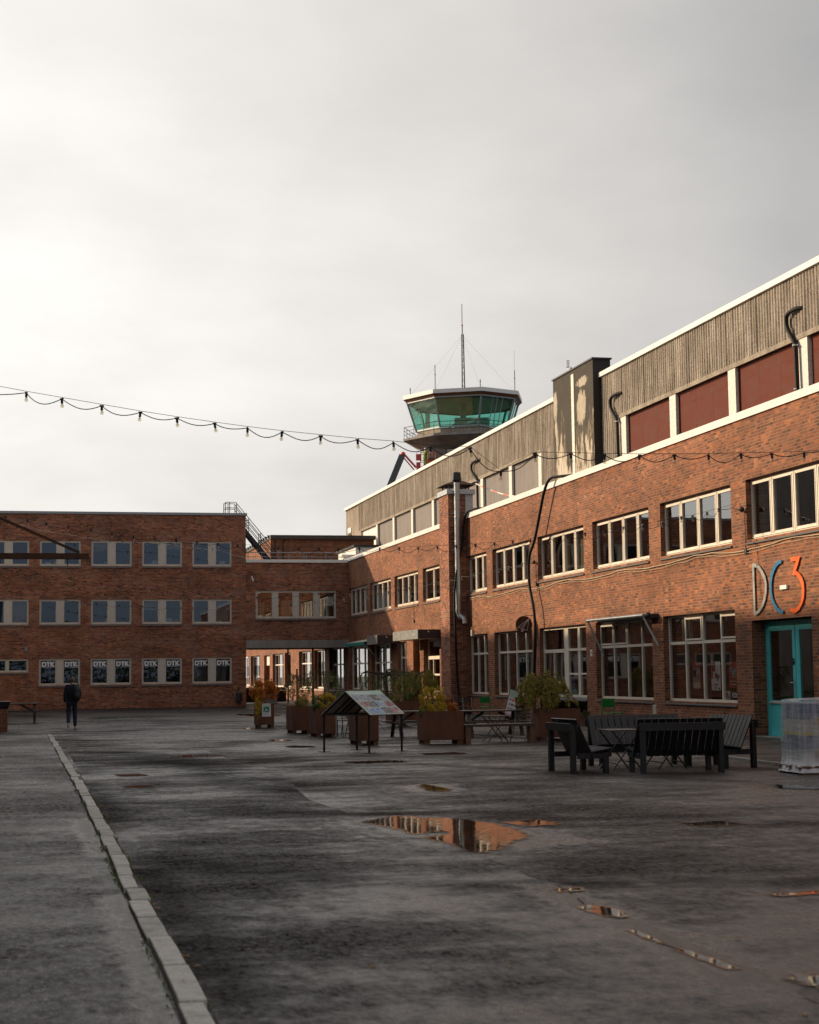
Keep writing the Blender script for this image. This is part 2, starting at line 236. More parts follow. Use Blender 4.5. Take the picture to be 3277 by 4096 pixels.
# ---------------------------------------------------------------- mesh builder
class MB:
    def __init__(s): s.v=[]; s.f=[]; s.m=[]; s.mats=[]
    def mi(s,name):
        if name not in s.mats: s.mats.append(name)
        return s.mats.index(name)
    def add(s,vs,fs,mt=None):
        o=len(s.v); s.v+=[tuple(x) for x in vs]; s.f+=[tuple(i+o for i in f) for f in fs]; k=s.mi(mt); s.m+=[k]*len(fs); return s
    def box(s,x0,x1,y0,y1,z0,z1,mt=None,tf=None):
        vs=[(x0,y0,z0),(x1,y0,z0),(x1,y1,z0),(x0,y1,z0),(x0,y0,z1),(x1,y0,z1),(x1,y1,z1),(x0,y1,z1)]
        if tf: vs=[tf@Vector(v) for v in vs]
        return s.add(vs,[(0,3,2,1),(4,5,6,7),(0,1,5,4),(1,2,6,5),(2,3,7,6),(3,0,4,7)],mt)
    def tube(s,pts,r,n=8,mt=None,caps=True,r1=None):
        pts=[Vector(p) for p in pts]; L=len(pts); vs=[]; fs=[]; pn=None
        for i,p in enumerate(pts):
            t=(pts[min(i+1,L-1)]-pts[max(i-1,0)]).normalized()
            if pn is None:
                a=Vector((0,0,1)) if abs(t.z)<.9 else Vector((1,0,0)); pn=t.cross(a).normalized()
            pn=(pn-t*pn.dot(t)).normalized(); q=t.cross(pn); rr=r if r1 is None else r+(r1-r)*i/max(1,L-1)
            for k in range(n): a=2*PI*k/n; vs.append(p+pn*math.cos(a)*rr+q*math.sin(a)*rr)
        for i in range(L-1):
            for k in range(n): k2=(k+1)%n; fs.append((i*n+k,i*n+k2,(i+1)*n+k2,(i+1)*n+k))
        if caps: fs.append(tuple(range(n))[::-1]); fs.append(tuple((L-1)*n+k for k in range(n)))
        return s.add(vs,fs,mt)
    def bar(s,p,q,w,h=None,mt=None):   # rectangular bar
        p,q=Vector(p),Vector(q); h=h or w; t=(q-p).normalized(); a=Vector((0,0,1)) if abs(t.z)<.95 else Vector((0,1,0)); x=t.cross(a).normalized(); y=x.cross(t)
        vs=[b+x*sx*w/2+y*sy*h/2 for b in (p,q) for sx,sy in ((-1,-1),(1,-1),(1,1),(-1,1))]
        return s.add(vs,[(0,1,2,3),(7,6,5,4),(0,4,5,1),(1,5,6,2),(2,6,7,3),(3,7,4,0)],mt)
    def prism(s,poly,z0,z1,mt=None,tf=None,scale1=None):
        n=len(poly); a=[(x,y,z0) for x,y in poly]; b=[(x,y,z1) for x,y in (scale1 or poly)]; vs=a+b
        if tf: vs=[tf@Vector(v) for v in vs]
        return s.add(vs,[tuple(range(n))[::-1],tuple(range(n,2*n))]+[(i,(i+1)%n,n+(i+1)%n,n+i) for i in range(n)],mt)
    def quad(s,a,b,c,d,mt=None): return s.add([a,b,c,d],[(0,1,2,3)],mt)
    def ball(s,c,r,mt=None,seg=10,rings=6,sc=(1,1,1)):
        vs=[];fs=[]
        for i in range(rings+1):
            th=PI*i/rings
            for k in range(seg): a=2*PI*k/seg; vs.append((c[0]+r*sc[0]*math.sin(th)*math.cos(a),c[1]+r*sc[1]*math.sin(th)*math.sin(a),c[2]+r*sc[2]*math.cos(th)))
        for i in range(rings):
            for k in range(seg): k2=(k+1)%seg; fs.append((i*seg+k,(i+1)*seg+k,(i+1)*seg+k2,i*seg+k2))
        return s.add(vs,fs,mt)
    def lathe(s,prof,c=(0,0),n=20,mt=None):
        vs=[(c[0]+r*math.cos(2*PI*k/n),c[1]+r*math.sin(2*PI*k/n),z) for r,z in prof for k in range(n)]
        fs=[(i*n+k,i*n+(k+1)%n,(i+1)*n+(k+1)%n,(i+1)*n+k) for i in range(len(prof)-1) for k in range(n)]
        fs+=[tuple(range(n))[::-1],tuple((len(prof)-1)*n+k for k in range(n))]
        return s.add(vs,fs,mt)
    def build(s,name,mt,parent=None,smooth=False,bev=0):
        me=bpy.data.meshes.new(name); me.from_pydata(s.v,[],s.f)
        names=s.mats or [mt]
        if s.mats and mt and mt not in s.mats: pass
        for k in names: me.materials.append(MT[k or mt])
        if len(names)>1: me.polygons.foreach_set('material_index',s.m)
        uv=me.uv_layers.new(name='UVMap'); d=uv.data
        for p in me.polygons:
            n=p.normal; ax=max(range(3),key=lambda i:abs(n[i]))
            for li in p.loop_indices:
                c=me.vertices[me.loops[li].vertex_index].co
                d[li].uv=(c.y,c.z) if ax==0 else ((c.x,c.z) if ax==1 else (c.x,c.y))
        if smooth: me.polygons.foreach_set('use_smooth',[True]*len(me.polygons))
        me.update(); o=bpy.data.objects.new(name,me); COL.objects.link(o)
        if parent: o.parent=parent
        if bev:
            b=o.modifiers.new('bevel','BEVEL'); b.width=bev; b.segments=2; b.limit_method='ANGLE'
        return o
def tag(o,label=None,cat=None,group=None,kind=None):
    if label: o['label']=label
    if cat: o['category']=cat
    if group: o['group']=group
    if kind: o['kind']=kind
    return o
def empty(name,loc,rz=0,label=None,cat=None,group=None):
    o=bpy.data.objects.new(name,None); COL.objects.link(o); o.location=loc; o.rotation_euler=(0,0,rz); o.empty_display_size=.3
    return tag(o,label,cat,group)
def kids(o): return [c for c in bpy.data.objects if c.parent==o]
def dup(o,loc=None,rz=None,label=None,parent=None,group=None):
    c=o.copy(); COL.objects.link(c)
    if parent: c.parent=parent
    for ch in kids(o): dup(ch,parent=c)
    if loc is not None: c.location=loc
    if rz is not None: c.rotation_euler=(c.rotation_euler[0],c.rotation_euler[1],rz)
    if label: c['label']=label
    if group: c['group']=group
    return c
def text(s,size,mtx,mt,name,parent=None,ext=.003,off=0,sx=1):
    cu=bpy.data.curves.new('t','FONT'); cu.body=s; cu.size=size; cu.extrude=ext; cu.offset=off; cu.align_x='CENTER'; cu.align_y='CENTER'
    t=bpy.data.objects.new('t',cu); COL.objects.link(t); dg=bpy.context.evaluated_depsgraph_get(); me=bpy.data.meshes.new_from_object(t.evaluated_get(dg))
    bpy.data.objects.remove(t); bpy.data.curves.remove(cu); me.transform(Matrix.Diagonal((sx,1,1,1))); me.transform(mtx); me.materials.clear(); me.materials.append(MT[mt])
    me.name=name; o=bpy.data.objects.new(name,me); COL.objects.link(o)
    if parent: o.parent=parent
    return o
def upright(x,y,z): # text standing, facing local -y
    return Matrix.Translation((x,y,z))@Matrix.Rotation(R(90),4,'X')
# wall with openings; front at local y=0, local x to the right seen from outside
def wall(mb,x0,x1,z0,z1,th,holes,mt,y=0.):
    xs=sorted({x0,x1,*[v for h in holes for v in h[:2] if x0<v<x1]}); zs=sorted({z0,z1,*[v for h in holes for v in h[2:4] if z0<v<z1]})
    def solid(i,j):
        if i<0 or j<0 or i>=len(xs)-1 or j>=len(zs)-1: return False
        cx=(xs[i]+xs[i+1])/2; cz=(zs[j]+zs[j+1])/2
        return not any(h[0]<cx<h[1] and h[2]<cz<h[3] for h in holes)
    for i in range(len(xs)-1):
        for j in range(len(zs)-1):
            if not solid(i,j): continue
            a,b,c,d=xs[i],xs[i+1],zs[j],zs[j+1]; t=y+th
            mb.quad((a,y,c),(b,y,c),(b,y,d),(a,y,d),mt); mb.quad((b,t,c),(a,t,c),(a,t,d),(b,t,d),mt)
            if not solid(i-1,j): mb.quad((a,t,c),(a,y,c),(a,y,d),(a,t,d),mt)
            if not solid(i+1,j): mb.quad((b,y,c),(b,t,c),(b,t,d),(b,y,d),mt)
            if not solid(i,j-1): mb.quad((a,t,c),(b,t,c),(b,y,c),(a,y,c),mt)
            if not solid(i,j+1): mb.quad((a,y,d),(b,y,d),(b,t,d),(a,t,d),mt)
# window: lights=list of (x0,x1,z0,z1) glass openings inside the frame, everything else is frame
def window(par,x0,x1,z0,z1,lights,mt,dep=.14,th=.07,sill=.05,name='window',sillmt='sill_stone',glassmt='window_glass',silldrop=.075):
    mb=MB(); wall(mb,x0,x1,z0,z1,th,lights,mt,y=dep)
    for l in lights:  # glazing beads
        a,b,c,d=l; y=dep-.012
        for q in ((a-.035,a-.012,c-.03,d+.03),(b+.012,b+.035,c-.03,d+.03)): mb.box(q[0],q[1],y,dep,q[2],q[3],mt)
    f=mb.build(name,mt,par)
    g=MB()
    for a,b,c,d in lights: g.quad((a,dep+.035,c),(b,dep+.035,c),(b,dep+.035,d),(a,dep+.035,d))
    g.build('pane',glassmt,f)
    if sill:
        s=MB(); s.prism([(-sill,z0-silldrop),(dep,z0-.004),(dep,z0-silldrop-.05),(-sill,z0-silldrop-.035)],x0-.02,x1+.02,tf=Matrix(((0,0,1,0),(1,0,0,0),(0,1,0,0),(0,0,0,1)))); s.build('sill',sillmt,f)
    return f
def casements(x0,x1,z0,z1,n,jb=.10,mu=.23,tb=.13):
    w=(x1-x0-2*jb-(n-1)*mu)/n; return [(x0+jb+i*(w+mu),x0+jb+i*(w+mu)+w,z0+tb,z1-tb) for i in range(n)]
def gridl(x0,x1,z0,z1,n,trans,jb=.06,mu=.06,tb=.07):
    w=(x1-x0-2*jb-(n-1)*mu)/n; zz=[z0+tb]+[v for t in trans for v in (t-.04,t+.04)]+[z1-tb]
    return [(x0+jb+i*(w+mu),x0+jb+i*(w+mu)+w,zz[2*k],zz[2*k+1]) for i in range(n) for k in range(len(zz)//2)]
def curtain(par,x0,x1,z0,z1,y,mt='curtain',n=60):
    mb=MB(); vs=[];
    for i in range(n+1):
        x=x0+(x1-x0)*i/n; yy=y+.03*math.sin(i*1.9)+.015*math.sin(i*.7)
        vs+=[(x,yy,z0),(x,yy+.01,z1)]
    mb.add(vs,[(2*i,2*i+2,2*i+3,2*i+1) for i in range(n)]); return mb.build('curtain',mt,par,smooth=True)
# ================================================================= GROUND
g=MB(); g.quad((-900,-900,0),(900,-900,0),(900,900,0),(-900,900,0)); tag(g.build('ground','asphalt'),kind='structure')
p=MB(); poly=[(.93,2),(3.9,2),(3.95,8.9),(3.86,10),(3.96,11.6),(4.12,12.6),(4.10,14.),(4.16,15.4),(4.1,17.3),(3.88,19.6),(3.75,22.6),(4.35,29.9),(4.05,32.8),(4.0,38.6),(1.7,41.3),(.93,41.6)]
p.add([(x,y,.004) for x,y in poly],[tuple(range(len(poly)))]); tag(p.build('road','asphalt_worn'),kind='structure')
p=MB(); p.add([(x,y,.0035) for x,y in ((-2.6,50.3),(.4,50.2),(.62,47.2),(6.2,43.2),(9.2,43.6),(11.75,44.6),(11.75,50),(12.3,60),(12.9,91.3),(-2.6,91.3))],[tuple(range(10))]); tag(p.build('road','asphalt_dark'),kind='structure')
def kx(y): return .66+.0*y if y<22 else .66-.004*(y-22)
# path left of the kerb
p=MB(); p.add([(-2.6,2,.035),(.73,2,.035),(.73,22,.035),(.58,49.9,.035),(-2.6,50.2,.035),(-2.6,2,-.1),(.73,2,-.1),(.73,22,-.1),(.58,49.9,-.1),(-2.6,50.2,-.1)],[(0,1,2,3,4),(5,6,1,0),(6,7,2,1),(7,8,3,2),(8,9,4,3),(9,5,0,4)]); tag(p.build('path','asphalt_path'),kind='structure')
# kerb stones
y=2.; k=0
kb=MB(); rr=random.Random(3)
while y<49.6:
    L=rr.uniform(.7,1.15); xl=.765 if y<22 else .765-.0065*(y-22); j=rr.uniform(-.012,.012); h=.047+rr.uniform(-.006,.006)
    x0=xl+j; x1=x0+rr.uniform(.115,.150); g_=rr.uniform(.02,.05); sk=rr.uniform(-.008,.008)
    n=6; vs=[]; 
    pts=[(x0,y),(x0+sk,y+L*.5),(x0+sk,y+L-g_),(x1+sk,y+L-g_-rr.uniform(0,.01)),(x1+sk*.5+.004,y+L*.5),(x1,y)]
    kb.prism(pts,-.05,h); y+=L
o=tag(kb.build('kerb','kerb_granite',bev=.008),kind='structure')
# raised pavement along the facade with its own kerb
edge=[(13.0,8),(13.0,28.2),(13.15,30),(13.15,36),(13.0,38.2),(12.5,41),(12.2,42.4),(11.8,44.5),(11.8,50),(12.4,60),(13,91.4)]
p=MB(); pl=edge+[(17.62,91.4),(17.62,8)]; p.prism([(x,y) for x,y in pl],-.02,.045); tag(p.build('pavement','asphalt'),kind='structure')
ke=MB()
for (a,b),(c,dd) in zip(edge[:-1],edge[1:]):
    n=max(1,int(math.hypot(c-a,dd-b)/1.)); 
    for i in range(n):
        t0=i/n; t1=(i+.97)/n; ke.bar((a+(c-a)*t0-.05,b+(dd-b)*t0,.015),(a+(c-a)*t1-.05,b+(dd-b)*t1,.015),.11,.075)
tag(ke.build('pavement_kerb','concrete_grey',bev=.006),kind='structure')
# puddles: irregular sheets of water
def puddle(pts,z=.008,jit=.04,sub=5,rim=.13):
    r_=random.Random(len(pts)*7+int(pts[0][0]*100)); out=[]
    for i,(a,b) in enumerate(pts):
        c,d_=pts[(i+1)%len(pts)]; L=math.hypot(c-a,d_-b)
        for k in range(sub): 
            t=k/sub; j=min(jit,L*.25)*(0 if k==0 else 1); out.append((a+(c-a)*t+r_.uniform(-j,j),b+(d_-b)*t+r_.uniform(-j,j)*1.6))
    for _ in range(2):
        q=[]
        for i,(a,b) in enumerate(out):
            c,d_=out[(i+1)%len(out)]; q+=[(a*.75+c*.25,b*.75+d_*.25),(a*.25+c*.75,b*.25+d_*.75)]
        out=q
    n=len(out); ar=sum(out[i][0]*out[(i+1)%n][1]-out[(i+1)%n][0]*out[i][1] for i in range(n)); sg_=1 if ar>0 else -1; K=max(2,n//40)
    rimv=[]
    for i in range(n):
        a=out[(i-K)%n]; c=out[(i+K)%n]; tx,ty=c[0]-a[0],c[1]-a[1]; L=math.hypot(tx,ty) or 1; nx,ny=ty/L*sg_,-tx/L*sg_; rimv.append((out[i][0]+nx*rim,out[i][1]+ny*rim*2.2))
    me=bpy.data.meshes.new('water'); me.from_pydata([(x,y,z) for x,y in out]+[(x,y,z-.0012) for x,y in rimv],[],[tuple(range(n))]+[(i,(i+1)%n,n+(i+1)%n,n+i) for i in range(n)])
    at_=me.attributes.new('depth','FLOAT','POINT'); at_.data.foreach_set('value',[1.]*n+[0.]*n); me.materials.append(MT['water']); o=bpy.data.objects.new('water',me); COL.objects.link(o); tag(o,kind='structure')
puddle([(3.75,18.9),(4.21,19.5),(4.45,19.5),(4.5,19.05),(4.36,18.6),(4.62,19.2),(4.96,18.88),(5.0,18.53),(5.1,18.32),(5.12,17.67),(5.05,16.81),(4.85,16.47),(4.48,15.83),(4.31,15.6),(4.16,15.47),(4.15,15.83),(4.14,16.46),(4.04,16.9),(4.3,17.1),(4.52,17.45),(4.28,17.7),(4.02,17.4),(3.97,18.2)])
puddle([(5.72,23.6),(5.78,24.5),(5.89,24.96),(6.02,23.9),(5.9,23.5)],jit=.03)
puddle([(10.5,22.2),(10.75,22.75),(10.98,22.2),(12.2,21.8),(12.2,21.3),(11.0,21.75)],jit=.03)
puddle([(4.02,12.5),(4.06,12.64),(4.25,12.66),(4.2,12.5)],jit=.01,rim=.05)
puddle([(3.93,11.15),(3.90,11.62),(4.0,11.72),(4.12,11.4),(4.05,11.1)],jit=.02,rim=.05)
puddle([(3.86,10.0),(3.85,10.5),(3.89,10.5),(3.90,10.0)],jit=.008,rim=.03); puddle([(3.89,9.0),(3.86,9.7),(3.91,9.7),(3.95,9.2),(3.95,9.0)],jit=.01,rim=.04)
puddle([(4.16,8.38),(4.15,8.6),(4.45,8.62),(4.6,8.5),(4.5,8.36)],jit=.015); puddle([(5.5,11.76),(5.48,11.84),(5.9,11.88),(6.1,11.80)],jit=.01,rim=.05)
puddle([(6.17,42.7),(6.15,43.5),(6.5,43.6),(6.6,42.8)],jit=.05); puddle([(6.02,38.9),(6.0,39.5),(6.3,39.7),(6.58,39.3),(6.5,38.7)],jit=.04)
puddle([(6.8,52.6),(6.8,53.7),(7.15,53.8),(7.2,52.8)],jit=.04); puddle([(8.9,68.5),(8.9,73),(10.2,73),(10.4,69)],jit=.15)
puddle([(3.0,35.2),(3.0,36.2),(3.9,36.5),(4.1,35.4)],jit=.08); puddle([(1.6,29.0),(1.55,29.5),(1.9,29.6),(2.0,29.1)],jit=.04); puddle([(1.55,26.),(1.5,26.4),(1.85,26.5),(1.9,26.)],jit=.03)
puddle([(8.2,34.),(8.1,34.5),(8.9,34.7),(9.0,34.1)],jit=.05); puddle([(11.3,33),(11.2,33.6),(12.4,33.8),(12.6,33.1)],jit=.05); puddle([(6.1,31.4),(6.0,31.9),(7.0,32.1),(7.1,31.5)],jit=.06)
puddle([(7.2,17.2),(7.1,17.5),(7.6,17.6),(7.65,17.3)],jit=.03); puddle([(5.4,17.9),(5.3,18.3),(5.7,18.5),(5.8,18.0)],jit=.03)
# long cracks / seams filled with tar
cr=MB()
def crack(pts,w=.018,z=.0065):
    q=[]
    for (a,b),(c,d_) in zip(pts[:-1],pts[1:]):
        n=max(2,int(math.hypot(c-a,d_-b)/.25))
        for i in range(n): t=i/n; q.append((a+(c-a)*t+random.uniform(-.02,.02),b+(d_-b)*t))
    for (a,b),(c,d_) in zip(q[:-1],q[1:]):
        if random.random()<.45: continue
        ww=w*.45*random.uniform(.2,1.1); nx,ny=(d_-b),-(c-a); L=math.hypot(nx,ny) or 1; nx*=ww/L; ny*=ww/L
        cr.quad((a-nx,b-ny,z),(a+nx,b+ny,z),(c+nx,d_+ny,z),(c-nx,d_-ny,z))
crack(poly[1:-2]); crack([(.95,46.4),(6.2,42.6),(11.8,41.8)],.03); crack([(9.3,24.6),(10.2,23.2),(11.2,22.0)],.02); crack([(1.67,41.2),(3.0,30),(3.75,22.6)],.012); crack([(8.4,14.),(7.5,20),(6.6,27)],.012)
tag(cr.build('ground_cracks','black_rubber'),kind='structure')
# weeds and moss along the kerb
wd=MB(); rw=random.Random(5)
for i in range(1500):
    y_=rw.choice([rw.uniform(7,40),rw.gauss(17,1.6),rw.gauss(23,2.),rw.gauss(13,1.2),rw.uniform(9,28)]); side=rw.random()<.5
    if y_<6 or y_>49 or mnoise.noise(Vector((y_*.9,side*3.1,0)))<-.02: continue
    x_=(.725 if side else .925)+rw.gauss(0,.012)-(0 if y_<22 else .0065*(y_-22)); h=rw.uniform(.008,.03); a=rw.uniform(0,6.28); wdt=.008
    dxx,dyy=math.cos(a)*wdt,math.sin(a)*wdt; lx,ly=rw.gauss(0,.012),rw.gauss(0,.012); zb=.03 if side else .0
    wd.add([(x_-dxx,y_-dyy,zb),(x_+dxx,y_+dyy,zb),(x_+lx,y_+ly,zb+h)],[(0,1,2)])
tag(wd.build('weeds','leaf_green'),'low green weeds and moss growing along both sides of the kerb','weeds',kind='stuff')
wd=MB()
for i in range(140):
    y_=rw.uniform(6,46); x_=rw.choice([rw.gauss(1.02,.07),rw.uniform(1,12),rw.gauss(.95,.04),rw.gauss(9,1.6)]); a=rw.uniform(0,6.28); s_=rw.uniform(.015,.035)
    c,s2=math.cos(a)*s_,math.sin(a)*s_; z_=.012 if x_>.93 else .06
    wd.add([(x_-c,y_-s2,z_),(x_+s2*.6,y_-c*.6,z_+.006),(x_+c,y_+s2,z_+.002),(x_-s2*.6,y_+c*.6,z_+.008)],[(0,1,2,3)])
tag(wd.build('fallen_leaves','leaf_fallen'),'small orange and brown leaves scattered over the wet asphalt','leaves',kind='stuff')
# ================================================================= LEFT BRICK OFFICE
OB=empty('office_building',(0,91.5,0),0,'three-storey dark red brick office with paired grey windows and DTK lettering on the ground floor','building')
WX=[.6+2.725*k for k in range(-5,4)]; HZ=[(7.68,9.05),(4.53,5.88)]
holes=[]; wins=[]
for x in WX:
    for z0,z1 in HZ: wins.append((x,x+2.17,z0,z1))
    if x>0: wins.append((x,x+2.17,1.27,2.70))
wins.append((-2.15,.05,1.99,2.70)); wins.append((-4.9,-2.7,1.99,2.70))
mb=MB(); wall(mb,-13,11.73,0,10.52,.3,[w_ for w_ in wins],'brick_red')
mb.box(11.43,11.73,.3,12.5,0,10.52,'brick_red'); mb.box(-13,11.43,12.2,12.5,0,10.52,'brick_red'); mb.box(-13,-12.7,.3,12.2,0,10.52,'brick_red'); mb.build('wall',None,OB)
mb=MB(); mb.box(-13.02,11.80,-.07,12.55,10.50,10.64); mb.build('parapet_flashing','grey_metal',OB,bev=.01)
mb=MB()
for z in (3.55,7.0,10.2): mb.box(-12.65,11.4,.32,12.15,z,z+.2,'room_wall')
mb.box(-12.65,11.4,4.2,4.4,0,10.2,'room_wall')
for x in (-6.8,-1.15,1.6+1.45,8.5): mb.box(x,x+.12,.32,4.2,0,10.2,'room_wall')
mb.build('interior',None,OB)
for i,(x0,x1,z0,z1) in enumerate(wins):
    if z1-z0<1: li=[(x0+.09,x0+1.0,z0+.1,z1-.1),(x1-1.0,x1-.09,z0+.1,z1-.1)]
    else: li=[(x0+.10,x0+.86,z0+.11,z1-.10),(x1-.86,x1-.10,z0+.11,z1-.10)]
    f=window(OB,x0,x1,z0,z1,li,'frame_grey',dep=.06,sill=.05,sillmt='sill_stone',glassmt='office_glass')
    mb=MB()
    if len(li)==2 and z1-z0>1: mb.box(li[0][1]+.10,li[1][0]-.10,.045,.06,z0+.01,z1-.01); mb.build('panel','frame_grey',f)
    if z0<1.5:
        for l in li:
            text('DTK',.335,upright((l[0]+l[1])/2,.088,l[3]-.22),'vinyl_white','lettering',f,.001,.020)
            mb=MB(); mb.box(l[0]+.10,l[1]-.10,.086,.089,l[3]-.385,l[3]-.372); mb.build('underline','vinyl_white',f)
        if x0>8: curtain(f,li[0][0]+.05,li[0][1],z0+.1,z1-.4,.5); curtain(f,li[1][0]+.1,li[1][1]-.2,z0+.1,z1-.3,.5)
    elif z0<5 and i%3==0: curtain(f,li[0][0],li[0][0]+.35,z0+.1,z1-.1,.35)
mb=MB(); mb.box(-.16,.02,-.04,0,3.12,3.34)
for k in range(6): mb.box(-.15,.01,-.055,-.04,3.14+k*.032,3.155+k*.032)
mb.build('vent_grille','grey_metal',OB)
for (xa,xb,za,zb) in ((3.42,4.16,8.5,8.96),(7.38,8.1,8.62,8.96),(6.15,6.9,5.3,5.78),(10.08,10.8,4.7,5.78),(-.95,-.1,4.66,5.78)):
    mb=MB(); n_=int((zb-za)/.05)
    for k in range(n_): mb.box(xa,xb,.22,.235,za+k*.05,za+k*.05+.04)
    mb.build('blind','frame_grey',OB)
# little things standing on the sills inside
rs=random.Random(11)
for (x,z,hh,mm) in ((.9,7.79,.12,'paper_white'),(1.35,7.79,.16,'paper_white'),(1.95,7.79,.4,'leaf_green'),(4.0,7.79,.14,'curtain'),(6.6,7.79,.2,'paper_white'),(6.3,7.79,.1,'curtain'),(10.3,7.79,.2,'paper_white'),(4.1,4.64,.18,'paper_white'),(7.4,4.64,.2,'paper_white'),(7.8,4.64,.14,'curtain'),(10.1,4.64,.12,'paper_white')):
    mb=MB()
    if mm=='leaf_green':
        for k in range(90):
            c=Vector((x+rs.gauss(0,.08),91.5+.3+rs.gauss(0,.05),z+.12+rs.gauss(.1,.08))); a=rs.uniform(0,6.3); q=Vector((math.cos(a),math.sin(a)*.4,rs.uniform(-.5,.5)))*.04; e=Vector((-q.z,0,q.x))
            mb.quad(c-q,c+e*.6,c+q,c-e*.6)
        tag(mb.build('potted_plant',mm),'small leafy pot plant on the top-floor sill behind the rusty beam','plant')
    else:
        mb.box(x,x+.30,91.72,91.9,z,z+hh); mb.box(x+.05,x+.26,91.71,91.72,z+.02,z+hh*.7); nm={'paper_white':'pale stack of papers','curtain':'beige storage box'}[mm]
        tag(mb.build('storage_box' if mm=='curtain' else 'paper_stack',mm),'%s on the %s sill behind office window %s'%(nm,'top-floor' if z>7 else 'middle-floor',{.9:'left of the plant',1.35:'just left of the plant',4.0:'right of the beam end',6.6:'second from the right',6.3:'next to the second from right',10.3:'nearest the right corner',4.1:'above the second DTK pair',7.4:'above the third DTK pair',7.8:'above the third DTK pair',10.1:'above the last DTK pair'}[x]),'box' if mm=='curtain' else 'papers')
# ================================================================= LINK OVER THE PASSAGE
LK=empty('link_building',(11.73,91.5,0),0,'narrow brick bridge wing over the open passage joining the two brick buildings','building')
mb=MB(); wall(mb,.003,5.767,3.60,7.92,.3,[(.54,5.05,4.80,6.34)],'brick_red',y=.02); mb.build('wall',None,LK); mb=MB(); wall(mb,.003,5.767,3.2,7.92,.3,[],'brick_red',y=7.7); mb.build('rear_wall',None,LK)
mb=MB(); mb.box(.003,5.767,.0,.36,3.17,3.60); mb.build('beam','concrete_grey',LK)
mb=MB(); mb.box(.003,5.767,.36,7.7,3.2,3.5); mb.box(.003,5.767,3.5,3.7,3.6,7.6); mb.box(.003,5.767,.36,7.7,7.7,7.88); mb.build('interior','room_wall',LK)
mb=MB(); mb.box(.0,5.72,-.05,.25,7.90,8.07); mb.build('parapet_flashing','white_metal',LK)
z0,z1=4.80,6.34; li=[(a,b,z0+.11,z1-.11) for a,b in ((.65,1.45),(1.82,2.60),(2.97,3.77),(4.14,4.94))]
f=window(LK,.54,5.05,z0,z1,li,'frame_grey',dep=.08); 
for a,b in ((1.55,1.72),(2.70,2.87),(3.87,4.04)): mb=MB(); mb.box(a,b,.065,.08,z0+.01,z1-.01); mb.build('panel','frame_grey',f)
for a,b in ((.65,1.1),(2.05,2.6),(3.0,3.7),(4.14,4.5)): curtain(f,a,b,z0+.1,z1-.5-.2*(a%1),.5)
mb=MB()
for x in (.20,.95,1.9,2.5,3.35,3.5,4.6,5.3): mb.tube([(x,.6,8.0),(x,.6,8.50)],.018)
mb.tube([(.02,.6,8.50),(5.76,.6,8.50)],.024); mb.tube([(.02,.6,8.26),(5.76,.6,8.26)],.016); mb.build('railing','grey_metal',LK)
mb=MB(); mb.tube([(.20,0,7.35),(.20,-.16,7.33)],.035); mb.tube([(.30,-.14,7.12),(.38,-.2,6.86)],.04,mt='white_metal'); mb.build('camera_mount','black_metal',LK)
mb=MB()
mb.tube([(3.46,7.4,0),(3.46,7.4,3.2)],.05,12); mb.build('column','grey_metal',LK); mb=MB(); mb.tube([(3.95,1.4,0),(3.95,1.4,3.2)],.06,12); mb.build('column','black_metal',LK)
# ================================================================= TERMINAL (right facade)
TB=empty('terminal_building',(17.5,92,0),-PI/2,'long two-storey orange brick terminal with cream casement windows along the right side','building')
def lx(Y): return 92-Y
up=[(90.72,86.3,4),(84.86,80.4,4),(78.9,74.48,4),(72.95,70.35,2),(65.75,62.72,3),(61.38,56.97,4),(55.54,51.0,4),(49.73,45.2,4),(43.94,39.4,4),(38.17,33.7,4),(32.4,28.0,4),(26.6,22.2,4),(20.8,16.4,4)]
UZ=(4.90,6.42); GZ=(.84,3.21)
def adj(Y): return Y*1.008
H=[]; W=[]
for a,b,n in up: W.append(('u',lx(adj(a) if a!=65.75 else a),lx(b),UZ[0],UZ[1],n))
gr=[(65.75,62.72,3),(61.28,56.85,4),(55.52,50.98,5),(49.62,45.15,4),(43.93,39.36,4),(32.4,28.0,4),(26.6,22.2,4),(20.8,16.4,4),(90.83,86.37,3),(84.66,80.36,4),(78.96,77.06,2),(73.0,70.55,2),(97.,93.0,4)]
for a,b,n in gr: W.append(('g',lx(adj(a) if a not in(65.75,78.96) else a),lx(b),GZ[0],GZ[1],n))
far=[(136.65,134.36,3),(132.58,128.07,3),(120.4,116.1,3),(114.5,112.7,1),(108.35,104.2,3),(102.4,99.4,2)]
for a,b,n in far: W.append(('f',lx(adj(a)),lx(b),.82,3.2,n))
DO=(lx(38.38),lx(35.12),0.045,2.89)
D2=(lx(75.66),lx(74.3),0.045,3.2); D3=(lx(125.9),lx(122.9),.045,3.15)
H=[w_[1:5] for w_ in W]+[DO,D2,D3]
H=[(a,b,(0.3 if (c==GZ[0] and 36<a<38) or False else c),d_) for a,b,c,d_ in H]
mb=MB(); wall(mb,-45,82,0,7.97,.6,H,'brick_warm'); mb.box(81.7,82,.6,8,0,7.97,'brick_warm'); mb.box(-45,-44.7,.6,8,0,7.97,'brick_warm'); mb.build('wall',None,TB)
mb=MB()
for i in range(28): mb.box(-30+i*4.005,-30+(i+1)*4.005-.012,-.05,.42,7.965,8.16)
mb.build('parapet_flashing','white_metal',TB)
mb=MB(); mb.box(-44.7,82,.62,7.95,7.7,7.85); mb.build('roof','roof_felt',TB)
mb=MB(); mb.box(-44.6,81.6,3.9,4.1,.05,7.6); mb.box(-44.6,81.6,.62,3.9,3.9,4.15); mb.box(-44.6,81.6,.62,3.9,.0,.05); mb.box(-44.6,81.6,.62,3.9,7.4,7.6)
